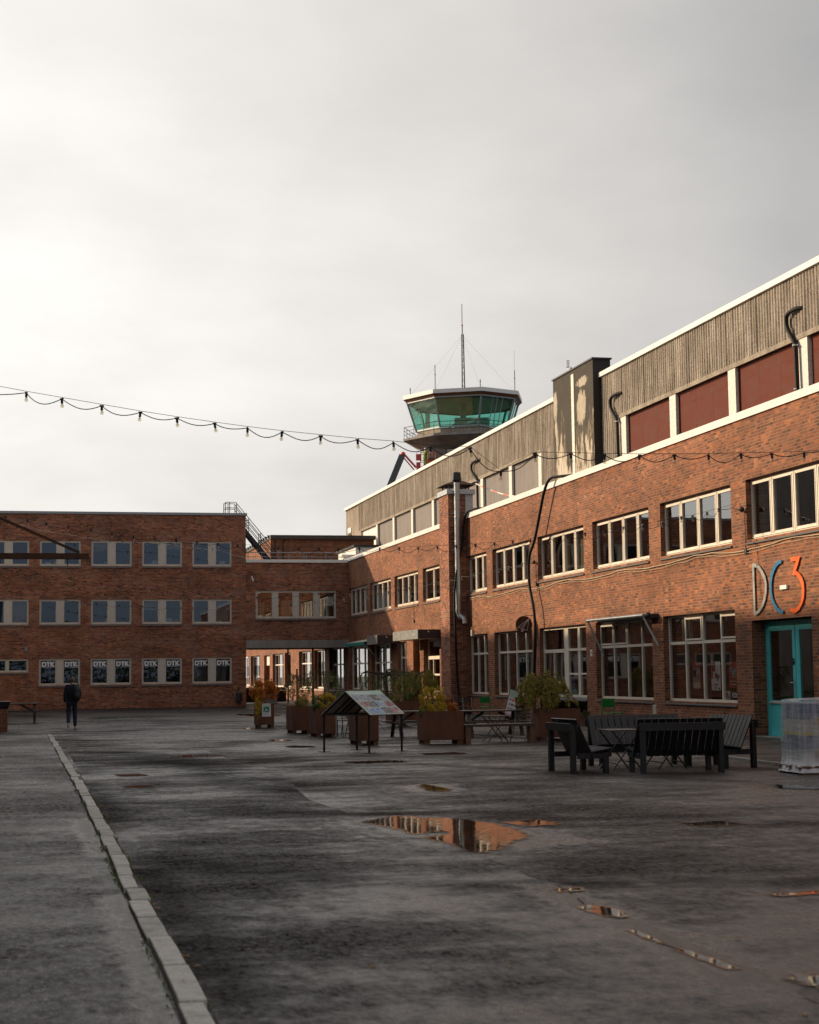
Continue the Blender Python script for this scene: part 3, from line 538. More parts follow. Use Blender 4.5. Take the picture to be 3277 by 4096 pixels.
for k in range(-2,18): mb.box(-28.+5.83*k+4.1,-28.+5.83*k+4.25,.62,3.9,.05,7.4)
mb.build('interior','room_dark',TB)
for kd,x0,x1,z0,z1,n in W:
    if kd=='u':
        f=window(TB,x0,x1,z0,z1,casements(x0,x1,z0,z1,n),'frame_cream',dep=.14)
        mb=MB()
        for l in casements(x0,x1,z0,z1,n):
            mb.box(l[1]+.105,l[1]+.125,.128,.14,z0+.02,z1-.02); mb.box(l[0]-.05,l[1]+.05,.115,.128,z0+.055,z0+.07)
        mb.build('sash_line','frame_white',f)
    elif kd=='f':
        window(TB,x0,x1,z0,z1,gridl(x0,x1,z0,z1,n,[z1-.8,z0+.85] if n<3 or x0<-38 else [z1-.8],.10,.10,.1),'frame_white',dep=.2,sillmt='frame_white')
    else:
        if n==5: # glazed door beside fixed lights
            w_=(x1-x0); q=[x0+.08,x0+.24*w_-.04,x0+.24*w_+.02,x0+.48*w_-.07,x0+.56*w_,x0+.76*w_-.04,x0+.80*w_,x1-.08]
            li=[(q[0],q[3],2.45,3.12)]+[(q[a],q[a+1],zz0,zz1) for a in (0,2) for zz0,zz1 in ((.42,1.30),(1.36,2.33))]+[(q[a],q[a+1],zz0,zz1) for a in (4,6) for zz0,zz1 in ((.42 if 0 else .92,1.58),(1.64,2.37),(2.45,3.12))]
            li=[(a,b,(c if c>.9 or a<x0+.5*w_ else .92),d_) for a,b,c,d_ in li]
            li=[(a,b,max(c,.92),d_) for a,b,c,d_ in li]
            f=window(TB,x0,x1,z0,z1,li,'frame_cream',dep=.14)
        elif (x0>19 and x0<22):  # brown boarded door leaf window
            f=window(TB,x0,x1,z0,z1,gridl(x0,x1,z0,2.2,2,[],.08,.09,.05),'frame_cream',dep=.2); mb=MB(); mb.box(x0+.1,x1-.1,.18,.2,2.28,3.1); mb.build('panel','wood_brown',f)
        elif abs(x0-lx(adj(73.0)))<.01:
            f=window(TB,x0,x1,z0,z1,[(x0+.1,x1-.45,2.45,3.1)]+[(x0+.15+.02,x0+1.05,zz0,zz1) for zz0,zz1 in ((.9,1.58),(1.66,2.3))]+[(x0+1.15,x1-.5,zz0,zz1) for zz0,zz1 in ((.9,1.58),(1.66,2.3))],'frame_cream',dep=.2)
        elif x0<9 and x0>-10: f=window(TB,x0,x1,z0,z1,gridl(x0,x1,z0,z1,n,[2.25],.09,.10,.08),'frame_grey' if x0<0 else 'frame_cream',dep=.2,sillmt='frame_grey')
        else: f=window(TB,x0,x1,z0,z1,gridl(x0,x1,z0,z1,n,[2.44],.07,.075,.07),'frame_cream',dep=.16,silldrop=.06)
        if 40<x0<60:   # opening lights in the transom
            mb=MB(); w_=(x1-x0-.14-.075*3)/4
            for k in ((1,3) if x0>45 else (0,1)):
                a=x0+.07+k*(w_+.075)
                for q in ((a+.005,a+.05,2.5,3.12),(a+w_-.05,a+w_-.005,2.5,3.12),(a+.05,a+w_-.05,2.5,2.545),(a+.05,a+w_-.05,3.07,3.12)): mb.box(q[0],q[1],.13,.158,q[2],q[3])
            mb.build('vent_light','frame_cream',f)
        if 6.8<x0<8 : # tilted-open upper lights
            mb=MB(); T_=Matrix.Translation((x0,.19,3.12))@Matrix.Rotation(R(-28),4,'X')
            for k in range(5): mb.box(k*(x1-x0-.06)/4,k*(x1-x0-.06)/4+.06,-.03,0,-.85,0,tf=T_)
            mb.box(.06,x1-x0-.06,-.03,0,-.85,-.8,tf=T_); mb.build('tilted_sash','frame_cream',f)
# blinds & shapes seen through glass
for (a,b,z0,z1,y) in ((54.6,53.9,4.95,6.3,.5),(53.2,52.2,4.95,6.3,.6),(43.6,42.9,2.5,3.1,.3),(55.2,54.6,1.2,2.3,.4),(76,74.7,4.95,6.3,.5),(83,82.4,4.95,6.3,.6),(100.4,100.,1,3,.5),(106.5,105.6,1,3,.5)):
    curtain(TB,lx(a),lx(b),z0,z1,y)
# teal entrance door
d0=DO[0]+.0; DR=MB(); X0,X1=DO[0]+.0,DO[1]; dp=.36
mb=MB(); wall(mb,X0,X1,.045,2.86,.10,[(X0+.08,X0+1.66,.10,2.78),(X0+1.70,X1-.06,.10,2.78)],'teal_paint',y=dp); df=mb.build('door_frame',None,TB)
def leaf(x0,x1,hinge):
    mb=MB(); wall(mb,x0,x1,.06,2.78,.05,[(x0+.20,x1-.14,.93,2.62),(x0+.14,x1-.14,.2,.84)],'teal_paint',y=dp-.02); n=14
    for k in range(n): w_=(x1-x0-.28)/n; mb.box(x0+.14+k*w_+.008,x0+.14+(k+1)*w_-.004,dp-.008,dp+.02,.2,.84,'teal_paint')
    mb.box(x0+.14,x1-.14,dp-.05,dp-.02,.86,.91,'frame_grey'); o=mb.build('door_leaf',None,TB)
    g=MB(); g.quad((x0+.20,dp,.93),(x1-.14,dp,.93),(x1-.14,dp,2.62),(x0+.20,dp,2.62)); g.build('pane','window_glass',o); return o
l1=leaf(X0+.08,X0+1.66,0); l2=leaf(X0+1.70,X1-.06,1)
mb=MB(); mb.box(X0+1.57,X0+1.61,dp-.03,dp-.02,1.0,1.45); mb.tube([(X0+1.59,dp-.03,1.36),(X0+1.59,dp-.07,1.36),(X0+1.46,dp-.07,1.37)],.011); mb.build('handle','galvanised',l1)
mb=MB(); mb.box(X0+1.555,X0+1.60,dp-.035,dp-.02,1.78,1.95); mb.ball((X0+1.60,dp-.05,1.86),.03); mb.build('lock','black_metal',l1)
mb=MB(); mb.box(X0,X1,.0,.75,.045,.06); mb.build('threshold','concrete_grey',TB)
mb=MB(); mb.box(X0+.1,X1-.1,1.6,1.62,.06,2.9); mb.build('inner_wall','wood_brown',TB)
# small doors on the far part
mb=MB(); mb.box(D2[0],D2[1],.3,.36,.045,2.55,'wood_brown'); mb.box(D2[0]+.1,D2[1],.27,.36,2.6,3.18,'frame_cream'); mb.box(D2[0]+.5,D2[0]+.7,.28,.3,1.6,1.75,'paper_white'); mb.build('side_door',None,TB)
mb=MB(); mb.box(D3[0],D3[1],.5,.55,.045,2.4,'wood_brown'); mb.box(D3[0],D3[1],.2,.28,2.4,3.13,'frame_white'); mb.build('side_door',None,TB)
# canopies over the far entrances
def canopy(x0,x1,z0,z1,n):
    mb=MB(); mb.box(x0,x1,-1.0,-.002,z0,z1,'photo_dark'); w_=(x1-x0)/n
    for k in range(n): mb.box(x0+k*w_+.012,x0+(k+1)*w_-.012,-1.02,-1.0,z0-.01,z1+.01,'galvanised')
    mb.box(x1,x1+.015,-.99,-.0,z0+.0,z1,'steel_dark'); mb.ball((x1+.03,-.55,z1-.1),.035,'white_metal'); return mb.build('canopy',None,TB)
canopy(lx(75.4),lx(70.33),3.19,3.58,3); canopy(lx(81.45),lx(78.99),3.13,3.54,2)
# green awning
mb=MB(); a,b=lx(87.75),lx(82.7); mb.quad((a,-.01,3.5),(b,-.01,3.5),(b,-.9,3.31),(a,-.9,3.31),'frame_grey'); mb.quad((a,-.01,3.46),(b,-.01,3.46),(b,-.9,3.29),(a,-.9,3.29),'frame_grey')
n=24
for k in range(n):
    x0=a+(b-a)*k/n; x1=a+(b-a)*(k+1)/n; mb.add([(x0,-.91,3.31),(x1,-.91,3.31),(x1,-.91,3.165),((x0+x1)/2,-.91,3.13),(x0,-.91,3.165)],[(0,1,2,3,4)],'awning_green')
mb.bar((b-.1,-.88,3.2),(b+.1,-.02,2.2),.035,mt='grey_metal'); mb.bar((a+.1,-.88,3.2),(a+.1,-.02,2.2),.035,mt='grey_metal'); mb.build('awning',None,TB)
# retracted awning over a ground window
mb=MB(); a,b=lx(49.6),lx(44.7); mb.tube([(a,-.42,3.26),(b,-.42,3.26)],.045,10,'galvanised'); mb.box(a+.6,b+.1,-.3,-.0,3.18,3.30,'steel_dark'); mb.ball((b+.05,-.3,3.26),.09,'black_metal')
mb.bar((a+.05,-.40,3.22),(a+.35,-.02,2.15),.035,.05,'galvanised'); mb.bar((b-.1,-.40,3.22),(b+.05,-.02,2.4),.035,.05,'galvanised'); mb.build('folded_awning',None,TB)
# brick chimney with hoods and galvanised flue
mb=MB(); mb.box(lx(67.3),lx(65.78),-.74,-.003,.045,9.0,'brick_red'); ch=mb.build('chimney',None,TB)
mb=MB(); mb.box(lx(67.36),lx(65.72),-.80,.4,9.0,9.2); mb.box(lx(67.2),lx(65.9),-.003,.35,8.17,9.0); mb.build('chimney_cap','galvanised',ch)
mb=MB(); cxh=lx(66.55)
for s_ in (-.55,0.02,.55):
    for q in (-.62,.2): mb.bar((cxh+s_,q,9.2),(cxh+s_,q,9.42),.05,mt='steel_dark')
mb.add([(cxh-.82,-.86,9.40),(cxh+.78,-.86,9.40),(cxh+.78,.46,9.40),(cxh-.82,.46,9.40),(cxh-.4,-.35,9.60),(cxh+.4,-.35,9.60),(cxh+.4,-.05,9.60),(cxh-.4,-.05,9.60)],[(3,2,1,0),(0,1,5,4),(1,2,6,5),(2,3,7,6),(3,0,4,7),(4,5,6,7)],'rust'); mb.build('hood',None,ch)
mb=MB(); fx,fy=lx(65.55),-.42; mb.tube([(fx,fy,9.5),(fx,fy,4.15),(fx+.03,fy+.05,4.0),(fx+.25,fy+.18,3.85),(fx+.27,fy+.2,3.68)],.115,16)
for z in (4.2,5.1,6.0,7.0,8.0,9.0): mb.lathe([(.122,z),(.126,z+.02),(.122,z+.05)],(fx,fy),16)
for z in (5.0,6.7,8.2): mb.bar((fx-.12,fy,z),(fx-.26,fy-.25,z),.02,.04)
fl=mb.build('flue','galvanised',ch,smooth=False); mb=MB(); mb.lathe([(.13,9.45),(.20,9.55),(.17,9.85),(.15,9.87)],(fx,fy),6); mb.build('flue_cowl','steel_dark',fl)
# wall cables, lamps, number plate
mb=MB(); pts=[]; Y=65.2
rc=random.Random(2)
while Y>14: pts.append((lx(Y),-.02-rc.uniform(0,.03),4.66+.05*math.sin(Y*1.1)+rc.uniform(-.02,.02)+(.04 if Y<45 else 0))); Y-=.6
mb.tube(pts,.012,6,'cable_cream'); mb.tube([(x,y-.01,z-.07+.02*math.sin(x*3)) for x,y,z in pts],.006,5,'cable_cream'); mb.build('wall_cable',None,TB)
for (px,py,dn) in ((2981,2038,2195),(2146,2249,2330),(1657,2388,2480)):
    c=onX(px,py,17.5); xx=lx(c.y); z=c.z; mb=MB(); mb.ball((xx,-.09,z),.07); mb.bar((xx,-.09,z),(xx-.16,-.18,z+.02),.03); mb.tube([(xx,-.03,z),(xx+.01,-.02,z-.4),(xx,-.02,onX(px,dn,17.5).z)],.01,6); mb.box(xx,xx+.12,-.06,0,onX(px,dn,17.5).z-.13,onX(px,dn,17.5).z)
    mb.build('wall_lamp','black_metal',TB)
mb=MB(); mb.box(lx(50.53),lx(50.35),-.02,0,2.16,2.38); pn=mb.build('number_plate','paper_white',TB); text('19',.13,upright(lx(50.44),-.023,2.27),'ink','lettering',pn,.001)
mb=MB(); mb.box(lx(64.9),lx(64.75),-.1,0,3.15,3.4); mb.build('meter_box','frame_grey',TB)
mb=MB(); mb.box(lx(45.2),lx(44.95),-.02,0,.42,.72)
for k in range(8): mb.box(lx(45.18),lx(44.97),-.03,-.02,.44+k*.034,.455+k*.034)
mb.build('vent_grille','frame_grey',TB)
# ================================================================= DC-3 sign
SG=empty('wall_sign',(17.5,36.8,0),-PI/2,'large DC-3 lettering in grey, blue and orange on the brick above the teal door','sign')
def sx(Y): return 36.8-Y
def arcpts(f,n): return [f(i/n) for i in range(n+1)]
def stroke(outer,inner,mt,name='letter',holes=None):
    mb=MB(); n=len(outer); y0,y1=-.045,-.035
    for i in range(n-1):
        a,b,c,d_=outer[i],outer[i+1],inner[i+1],inner[i]
        mb.add([(p_[0],y0,p_[1]) for p_ in (a,b,c,d_)]+[(p_[0],y1,p_[1]) for p_ in (a,b,c,d_)],[(0,1,2,3),(7,6,5,4),(0,4,5,1),(2,6,7,3),(1,5,6,2),(3,7,4,0)])
    return mb.build(name,mt,SG)
def pz(px,py): c=onX(2950+px/5.275,2180+py/5.275,17.5); return (sx(c.y),c.z)
# D
o_=[pz(*q) for q in ((345,390),(420,392),(500,440),(570,540),(625,660),(655,820),(652,1000),(625,1160),(575,1310),(500,1430),(430,1480),(385,1492))]
i_=[pz(*q) for q in ((388,470),(415,470),(470,500),(530,590),(583,700),(618,830),(615,1000),(590,1130),(540,1270),(480,1370),(430,1405),(416,1412))]
stroke(o_,i_,'letter_grey'); stroke([pz(345,390),pz(385,1492)],[pz(388,470),pz(416,1412)],'letter_grey').name='letter_stem'
o_=[pz(*q) for q in ((965,308),(900,325),(830,390),(770,500),(730,650),(714,830),(722,1000),(745,1130),(790,1260),(850,1370),(930,1440),(1003,1450))]
i_=[pz(*q) for q in ((965,385),(910,405),(860,460),(815,550),(780,660),(757,820),(762,990),(785,1120),(830,1230),(880,1310),(940,1362),(1003,1378))]
stroke(o_,i_,'letter_blue')
stroke([pz(1158,258),pz(1258,248),pz(1358,238),pz(1318,400),pz(1270,545)],[pz(1160,345),pz(1225,340),pz(1275,338),pz(1238,470),pz(1195,628)],'letter_orange')
o_=[pz(*q) for q in ((1268,540),(1340,590),(1400,680),(1440,800),(1450,960),(1440,1120),(1400,1260),(1340,1370),(1280,1425),(1220,1432),(1150,1400))]
i_=[pz(*q) for q in ((1196,628),(1280,640),(1340,720),(1385,830),(1403,970),(1395,1110),(1365,1230),(1310,1310),(1265,1345),(1210,1345),(1155,1322))]
stroke(o_,i_,'letter_orange')
a=pz(943,855); b=pz(1085,925); mb=MB(); mb.box(a[0],b[0],-.06,-.0,b[1],a[1]); mb.build('hyphen','paper_white',SG)
# round hanging sign
c=Vector((17.13,56.6,3.36)); SD=empty('hanging_sign',(17.45,56.6,3.36),0,'round rusty steel sign with a paper plane outline projecting from the brick wall','sign')
mb=MB(); n=40; mb.prism([(math.cos(2*PI*k/n)*.305-.32,math.sin(2*PI*k/n)*.305) for k in range(n)],-.02,.02,tf=Matrix.Rotation(R(90),4,'X')); mb.build('disc','rust',SD)
mb=MB(); 
def pl(u,v): return (-.32+u*.305,-.028,v*.305)
P_=[(.6,.7),(-.78,-.35),(-.38,-.42),(.6,.7),(-.22,-.55),(.38,-.66),(.6,.7)]
for a,b in zip(P_[:-1],P_[1:]): mb.tube([pl(*a),pl(*b)],.007,6)
for a,b in (((-.38,-.42),(-.3,-.85)),((-.3,-.85),(-.22,-.55)),((-.3,-.85),(-.05,-.6))): mb.tube([pl(*a),pl(*b)],.007,6)
mb.build('emblem','vinyl_white',SD); mb=MB(); mb.bar((-.03,0,.33),(.05,0,.33),.03); mb.bar((-.32,0,.32),(.04,0,.32),.02); mb.build('bracket','black_metal',SD)
# drain hoses
def hose(pts,r,label):
    P=[Vector(p_) for p_ in pts]; out=[]
    for i in range(len(P)-1):
        p0=P[max(i-1,0)];p1=P[i];p2=P[i+1];p3=P[min(i+2,len(P)-1)]
        for k in range(8):
            t=k/8; out.append(.5*((2*p1)+(-p0+p2)*t+(2*p0-5*p1+4*p2-p3)*t*t+(-p0+3*p1-3*p2+p3)*t**3))
    out.append(P[-1]); mb=MB(); mb.tube(out,r,12); return tag(mb.build('drain_hose','black_rubber',smooth=True),label,'hose')
X=17.22; k_=X/17.5
hose([(18.0,52.6,8.24),(17.5,53.3,8.26),(17.28,53.75,8.22),(X,54.2,7.85),(X,54.72,7.2),(X,55.4,6.3),(X,56.1,5.7),(X,56.15,4.78),(X,55.7,3.9),(X,55.55,2.98),(X,55.75,1.65),(X,55.8,.1)],.05,'thick black drain hose snaking over the white parapet and down the brick between windows')
hose([(18.3,63.9,8.22),(17.6,64.4,8.27),(17.38,65.1,8.18),(17.32,65.45,7.7),(17.27,65.5,7.0),(16.98,65.5,5.6),(16.9,65.5,4.6),(16.93,65.5,3.),(16.98,65.5,1.4),(17.08,65.4,.1)],.045,'black drain hose dropping beside the galvanised chimney flue')
# ================================================================= CONCRETE HALL
CH=empty('concrete_hall',(25.4,134,0),-PI/2,'weathered ribbed concrete hall storey rising behind the brick terminal','building')
def hx(Y): return 134-Y
pan=[('w',127.4,121.7),('g',121.15,115.85),('g',115.3,109.95),('g',109.4,104.0),('g',103.4,98.1),('g',97.6,92.1),('g',91.5,86.2),('g',85.7,80.75),
     ('r',68.0,62.95),('r',62.25,57.1),('r',56.45,51.2),('r',50.65,45.4),('r',44.8,39.5),('r',38.9,33.6)]
holes=[(hx(127.6),hx(80.5),7.9,12.86),(hx(68.7),hx(33.3),7.9,12.86)]
def ribwall(mb,x0,x1,z0,z1,y=0,per=.225,dp=.045):
    n=int((x1-x0)/per); pf=[]; rr=random.Random(int(x0*10)+3)
    for i in range(n):
        a=x0+(x1-x0)*i/n; w_=(x1-x0)/n; j=rr.uniform(-.008,.012)
        pf+=[(a,y+dp),(a+.2*w_,y+dp),(a+.38*w_,y+j),(a+.78*w_,y+j)]
    pf.append((x1,y+dp)); vs=[(x,yy,z) for x,yy in pf for z in (z0,z1)]
    mb.add(vs,[(2*i,2*i+2,2*i+3,2*i+1) for i in range(len(pf)-1)],'concrete_ribbed')
mb=MB(); wall(mb,0,100.7,7.5,15.05,.35,holes,'concrete_ribbed',y=.06)
ribwall(mb,hx(128.5),hx(77.15),12.98,15.05); ribwall(mb,hx(80.45),hx(77.15),7.9,12.98); ribwall(mb,hx(71.15),hx(33.3),12.98,15.05); ribwall(mb,hx(71.15),hx(68.75),7.9,12.98)
mb.box(0,.3,.41,6,0,15.05,'concrete_plain'); mb.box(100.4,100.7,.41,6,7.5,15.05,'concrete_plain'); mb.box(.3,100.4,5.7,6,7.5,15.05,'concrete_plain'); mb.build('wall',None,CH)
mb=MB(); mb.box(hx(127.7),hx(80.4),-.015,.058,12.80,12.975); mb.box(hx(68.8),hx(33.3),-.03,.058,12.80,12.975); mb.build('lintel','concrete_plain',CH)
mb=MB()
for i in range(25):
    a=i*4.03-.05; b=min(a+4.02,100.75)
    if a<hx(77.15) and b>hx(71.15): b=min(b,hx(77.2)) if a<hx(77.15)-1 else b; 
    mb.box(a,b,-.10,.45,15.04,15.25)
mb.build('parapet_flashing','white_metal',CH); mb=MB(); mb.box(.3,100.4,.45,5.7,14.9,15.0); mb.build('roof','roof_felt',CH)
for kd,a,b in pan:
    mb=MB(); x0,x1=hx(a),hx(b); mb.box(x0,x1,.16,.2,8.,12.80); mb.box(x0,x0+.05,.12,.16,8,12.8); mb.box(x1-.05,x1,.12,.16,8,12.8); mb.box(x0+.05,x1-.05,.13,.16,12.72,12.8)
    for t_ in (.33,.66): mb.box(x0+(x1-x0)*t_-.008,x0+(x1-x0)*t_+.008,.157,.16,8,12.72)
    mb.box(x0+.05,x1-.05,.156,.16,12.28,12.29)
    mb.build('bay_panel',{'w':'panel_white','g':'grey_board','r':'red_panel'}[kd],CH)
for kd,a in [(0,y_) for y_ in (121.42,115.58,109.68,103.7,97.85,91.8,85.95,80.6)]+[(1,y_) for y_ in (68.35,62.6,56.77,50.92,45.1,39.2)]:
    w_=.27 if kd==0 else .33; mb=MB(); mb.box(hx(a)-w_,hx(a)+w_,-.0,.16,8,12.80); mb.build('bay_post','paint_peeling',CH)
mb=MB(); mb.box(hx(133),hx(131.6),.0,.058,13.1,13.5,'white_metal'); mb.box(hx(133),hx(131.6),.02,.058,11.8,13.0,'plaster_dark'); mb.build('wall_vent',None,CH)
# plastered shaft block
mb=MB(); mb.box(hx(77.1),hx(71.2),-.35,.5,7.9,15.9,'plaster_stained'); mb.box(hx(71.2),hx(71.195),-.34,.5,7.9,15.88,'plaster_dark'); sb=mb.build('plastered_shaft',None,CH)  # near-black sheet puts the shade of the camera-facing side into the colour
mb=MB(); mb.box(hx(77.15),hx(71.12),-.41,.56,15.9,15.97); mb.build('cap','steel_dark',sb); mb=MB(); mb.box(hx(74.1)-.18,hx(74.1)+.2,-.375,-.352,7.9,15.7); mb.build('paint_stripe','paint_peeling',sb)
mb=MB(); a=hx(76.); mb.tube([(a,.1,15.95),(a,.1,16.25),(a+.35,.1,16.3)],.02); mb.ball((a+.35,.1,16.3),.07); mb.tube([(a,.1,16.25),(a-.1,.1,16.6)],.02)
for z in (16.4,16.5,16.6,16.7): mb.lathe([(.03,z),(.10,z+.03),(.10,z+.05),(.03,z+.07)],(a-.1,.1),10)
mb.build('weather_sensor','weather_white',sb)
# black roof drain ducts on the concrete
for (Y0,dY,zt) in ((68.46,1.15,13.84),(50.9,.95,13.8),(92.0,1.55,13.9)):
    mb=MB(); x=hx(Y0); pts=[(x,.05,zt+.03),(x-.3*dY,-.10,zt+.05),(x-dY*.88,-.12,zt-.02),(x-dY,-.12,zt-.28),(x-dY*.85,-.12,zt-.6),(x-.38,-.12,zt-1.1),(x-.32,-.12,zt-1.35),(x-.3,-.12,zt-2.),(x-.2,-.12,8.3)]
    P=[Vector(p_) for p_ in pts]; out=[]
    for i in range(len(P)-1):
        p0=P[max(i-1,0)];p1=P[i];p2=P[i+1];p3=P[min(i+2,len(P)-1)]
        for k in range(6): t=k/6; out.append(.5*((2*p1)+(-p0+p2)*t+(2*p0-5*p1+4*p2-p3)*t*t+(-p0+3*p1-3*p2+p3)*t**3))
    out.append(P[-1]); mb.tube(out,.075,10); o=mb.build('drain_duct','black_rubber',CH,smooth=True)
    mb=MB(); 
    for z in (zt-1.2,zt-2.7): mb.lathe([(.1,z-.03),(.11,z),(.1,z+.03)],(x-.32,-.12),10)
    mb.build('clamp','galvanised',o)
# red-white hazard tape strung on the roof
mb=MB(); P=[Vector((17.9,65.6,9.4))+Vector((1.8,-6.6,-.75))*t-Vector((0,0,.5*math.sin(PI*t))) for t in [i/16 for i in range(17)]]
for i in range(16):
    a,b=P[i],P[i+1]; mb.quad(a,b,b+Vector((0,0,.05)),a+Vector((0,0,.05)),'hazard_red' if i%2 else 'paper_white')
tag(mb.build('hazard_tape',None),'red and white barrier tape sagging from the brick chimney over the roof','tape')
# ================================================================= FAR BRICK BLOCK, HUT
FB=empty('brick_stair_block',(17.5,122,0),0,'taller brick block with dark roof edge standing behind the passage bridge','building')
mb=MB(); mb.box(-.02,7.8,0,.3,7.98,11.7,'brick_warm'); mb.box(-.02,.28,.3,15,7.98,11.7,'brick_warm'); mb.box(.28,7.8,14.7,15,7.98,11.7,'brick_warm'); mb.build('wall',None,FB)
mb=MB(); mb.box(-.05,7.9,-.25,.5,11.7,12.0); mb.box(-.08,.5,.5,15,11.68,11.85)
for k in range(11): mb.box(-.12,.02,.9+k*1.3,1.02+k*1.3,11.85,12.07)
mb.build('roof','tile_dark',FB); mb=MB(); mb.tube([(.9,-.06,8),(.9,-.06,11.4),(1.0,-.2,11.75)],.05,8); mb.tube([(.3,-.06,8),(.3,-.06,11.6)],.05,8); mb.build('downpipe','steel_dark',FB)
HB=empty('roof_hut',(18.6,95,7.85),0,'small white clad plant hut with flat dark roof on the terrace behind the parapet','hut')
mb=MB(); mb.box(0,2.2,0,5.6,0,1.22)
for k in range(12): mb.box(.05+k*.18,.09+k*.18,-.012,0,0,1.2)
mb.build('wall','panel_white',HB); mb=MB(); mb.box(-.12,2.3,-.12,5.7,1.22,1.34); mb.build('roof','roof_felt',HB); mb=MB(); mb.box(-1.0,-.35,-1.4,-.7,.0,.55); mb.box(-1.1,-.25,-1.5,-.6,.55,.66); mb.box(-1.05,-.3,-1.45,-.65,.35,.42); mb.build('vent_box','panel_white',HB)
# roof stair on the office
ST=empty('roof_stair',(0,95,0),0,'black steel roof stair with handrails climbing from the bridge roof to the office roof','stair')
mb=MB(); a=Vector((11.65,0,10.55)); b=Vector((13.75,0,8.0)); 
for yy in (0,.8): mb.bar(a+Vector((0,yy,0)),b+Vector((0,yy,0)),.05,.2)
st=mb.build('stringer','steel_dark',ST)
mb=MB()
for k in range(12):
    c=a+(b-a)*((k+.5)/12); mb.box(c.x-.12,c.x+.12,.03,.77,c.z-.02,c.z+.02)
mb.build('tread','steel_dark',ST)
mb=MB()
for yy in (0,.8):
    for h in (.36,.68,1.0): mb.tube([(11.0,yy,10.6+h),(11.6,yy,10.6+h),(b.x-.0,yy,b.z+h)],.022,6)
    for t in (0,.33,.66,1): c=a+(b-a)*t; mb.tube([(c.x,yy,c.z),(c.x,yy,c.z+1.0)],.024,6)
    mb.tube([(11.0,yy,10.6),(11.0,yy,11.6)],.024,6); mb.tube([(11.25,yy,10.6),(11.25,yy,11.6)],.024,6)
mb.build('railing','steel_dark',ST)
# ================================================================= CONTROL TOWER
TW=Matrix((( cy_, sy_,0,32.28),(-sy_,cy_,0,140.33),(0,0,1,0),(0,0,0,1)))
CT=empty('control_tower',(0,0,0),0,'airport control tower with green glazed cab, grey roof and tall lattice mast above the hall','tower'); CT.matrix_world=TW
top=[(-.47,.4),(2.13,-3.),(6.35,-4.),(9.56,-1.7),(10.18,3),(9.2,6),(5,8.3),(.8,6)]; CC=(4.85,1.5)
def sc(s_): return [(CC[0]+(x-CC[0])*s_,CC[1]+(y-CC[1])*s_) for x,y in top]
mb=MB(); mb.prism(sc(1.),25.58,25.92); mb.prism(sc(.9),25.92,25.97); mb.build('roof','white_metal',CT); mb=MB(); mb.prism(sc(.95),25.35,25.58,scale1=sc(.985)); mb.build('soffit','wood_brown',CT)
A_,B_=sc(.93),sc(.78); g=MB(); fr=MB(); n=8; z0,z1=22.78,25.35
for i in range(n):
    a,b,c,d_=B_[i],B_[(i+1)%n],A_[(i+1)%n],A_[i]; g.quad((*a,z0),(*b,z0),(*c,z1),(*d_,z1)); fr.bar((*B_[i],z0),(*A_[i],z1),.16,.16)
    fr.bar((*a,z0+.03),(*b,z0+.03),.09,.12); fr.bar((*d_,z1-.05),(*c,z1-.05),.09,.12)
    if i in (2,3):
        for t in ((.36,.5,.66) if i==2 else (.5,)):
            p_=Vector((*a,z0)).lerp(Vector((*b,z0)),t); q_=Vector((*d_,z1)).lerp(Vector((*c,z1)),t); fr.bar(p_,q_,.07,.07)
fo=fr.build('window_frame','grey_metal',CT); g.build('pane','tower_glass',fo)
mb=MB(); mb.prism(sc(.70),22.3,22.4); mb.prism(sc(.80),25.2,25.33); mb.box(4.6,5.1,1.2,1.7,22.4,25.2); mb.box(4,7.0,-1.2,-1.0,22.4,23.7); mb.box(1.5,1.9,.6,1.0,22.4,24.4); mb.bar((3,0,22.6),(6,3,25.2),.1); mb.build('interior','frame_grey',CT)
mb=MB(); mb.prism(sc(.77),22.12,22.72); mb.build('parapet_wall','concrete_plain',CT)
mb=MB(); mb.prism(sc(1.0),21.93,22.12); mb.prism(sc(.64),21.05,21.93,scale1=sc(.99)); mb.build('balcony','concrete_grey',CT)
mb=MB(); Rr=sc(.985)
for i in range(8):
    a,b=Vector((*Rr[i],22.12)),Vector((*Rr[(i+1)%8],22.12))
    for h in (.35,.68,1.0): mb.tube([a+Vector((0,0,h)),b+Vector((0,0,h))],.02 if h<1 else .028,5)
    m_=max(2,int((b-a).length/1.1))
    for k in range(m_): p_=a.lerp(b,k/m_); mb.tube([p_,p_+Vector((0,0,1))],.02,5)
mb.build('railing','steel_dark',CT)
mb=MB(); mb.box(1.45,8.2,-1.2,4.4,20.2,21.05,'concrete_plain'); mb.box(1.3,8.5,-1.4,4.6,0,20.2,'brick_warm'); mb.box(3.15,8.25,-1.25,4.45,20.2,21.03,'photo_dark'); mb.build('shaft',None,CT)
mb=MB(); mb.box(3.35,4.35,-1.3,-1.26,20.35,20.95); w_=mb.build('window','frame_grey',CT); mb=MB(); mb.quad((3.42,-1.31,20.42),(4.28,-1.31,20.42),(4.28,-1.31,20.88),(3.42,-1.31,20.88)); mb.build('pane','letter_grey',w_)
mb=MB()
for k in range(3): a=2*PI*k/3; mb.tube([(4.83+.15*math.cos(a),.0+.15*math.sin(a),25.97),(4.83+.09*math.cos(a),.09*math.sin(a),31.3)],.055,5)
for k in range(26):
    z=26+k*.2; a=2*PI*k/3; b=2*PI*(k+1)/3; mb.tube([(4.83+.12*math.cos(a),.12*math.sin(a),z),(4.83+.12*math.cos(b),.12*math.sin(b),z+.2)],.018,4)
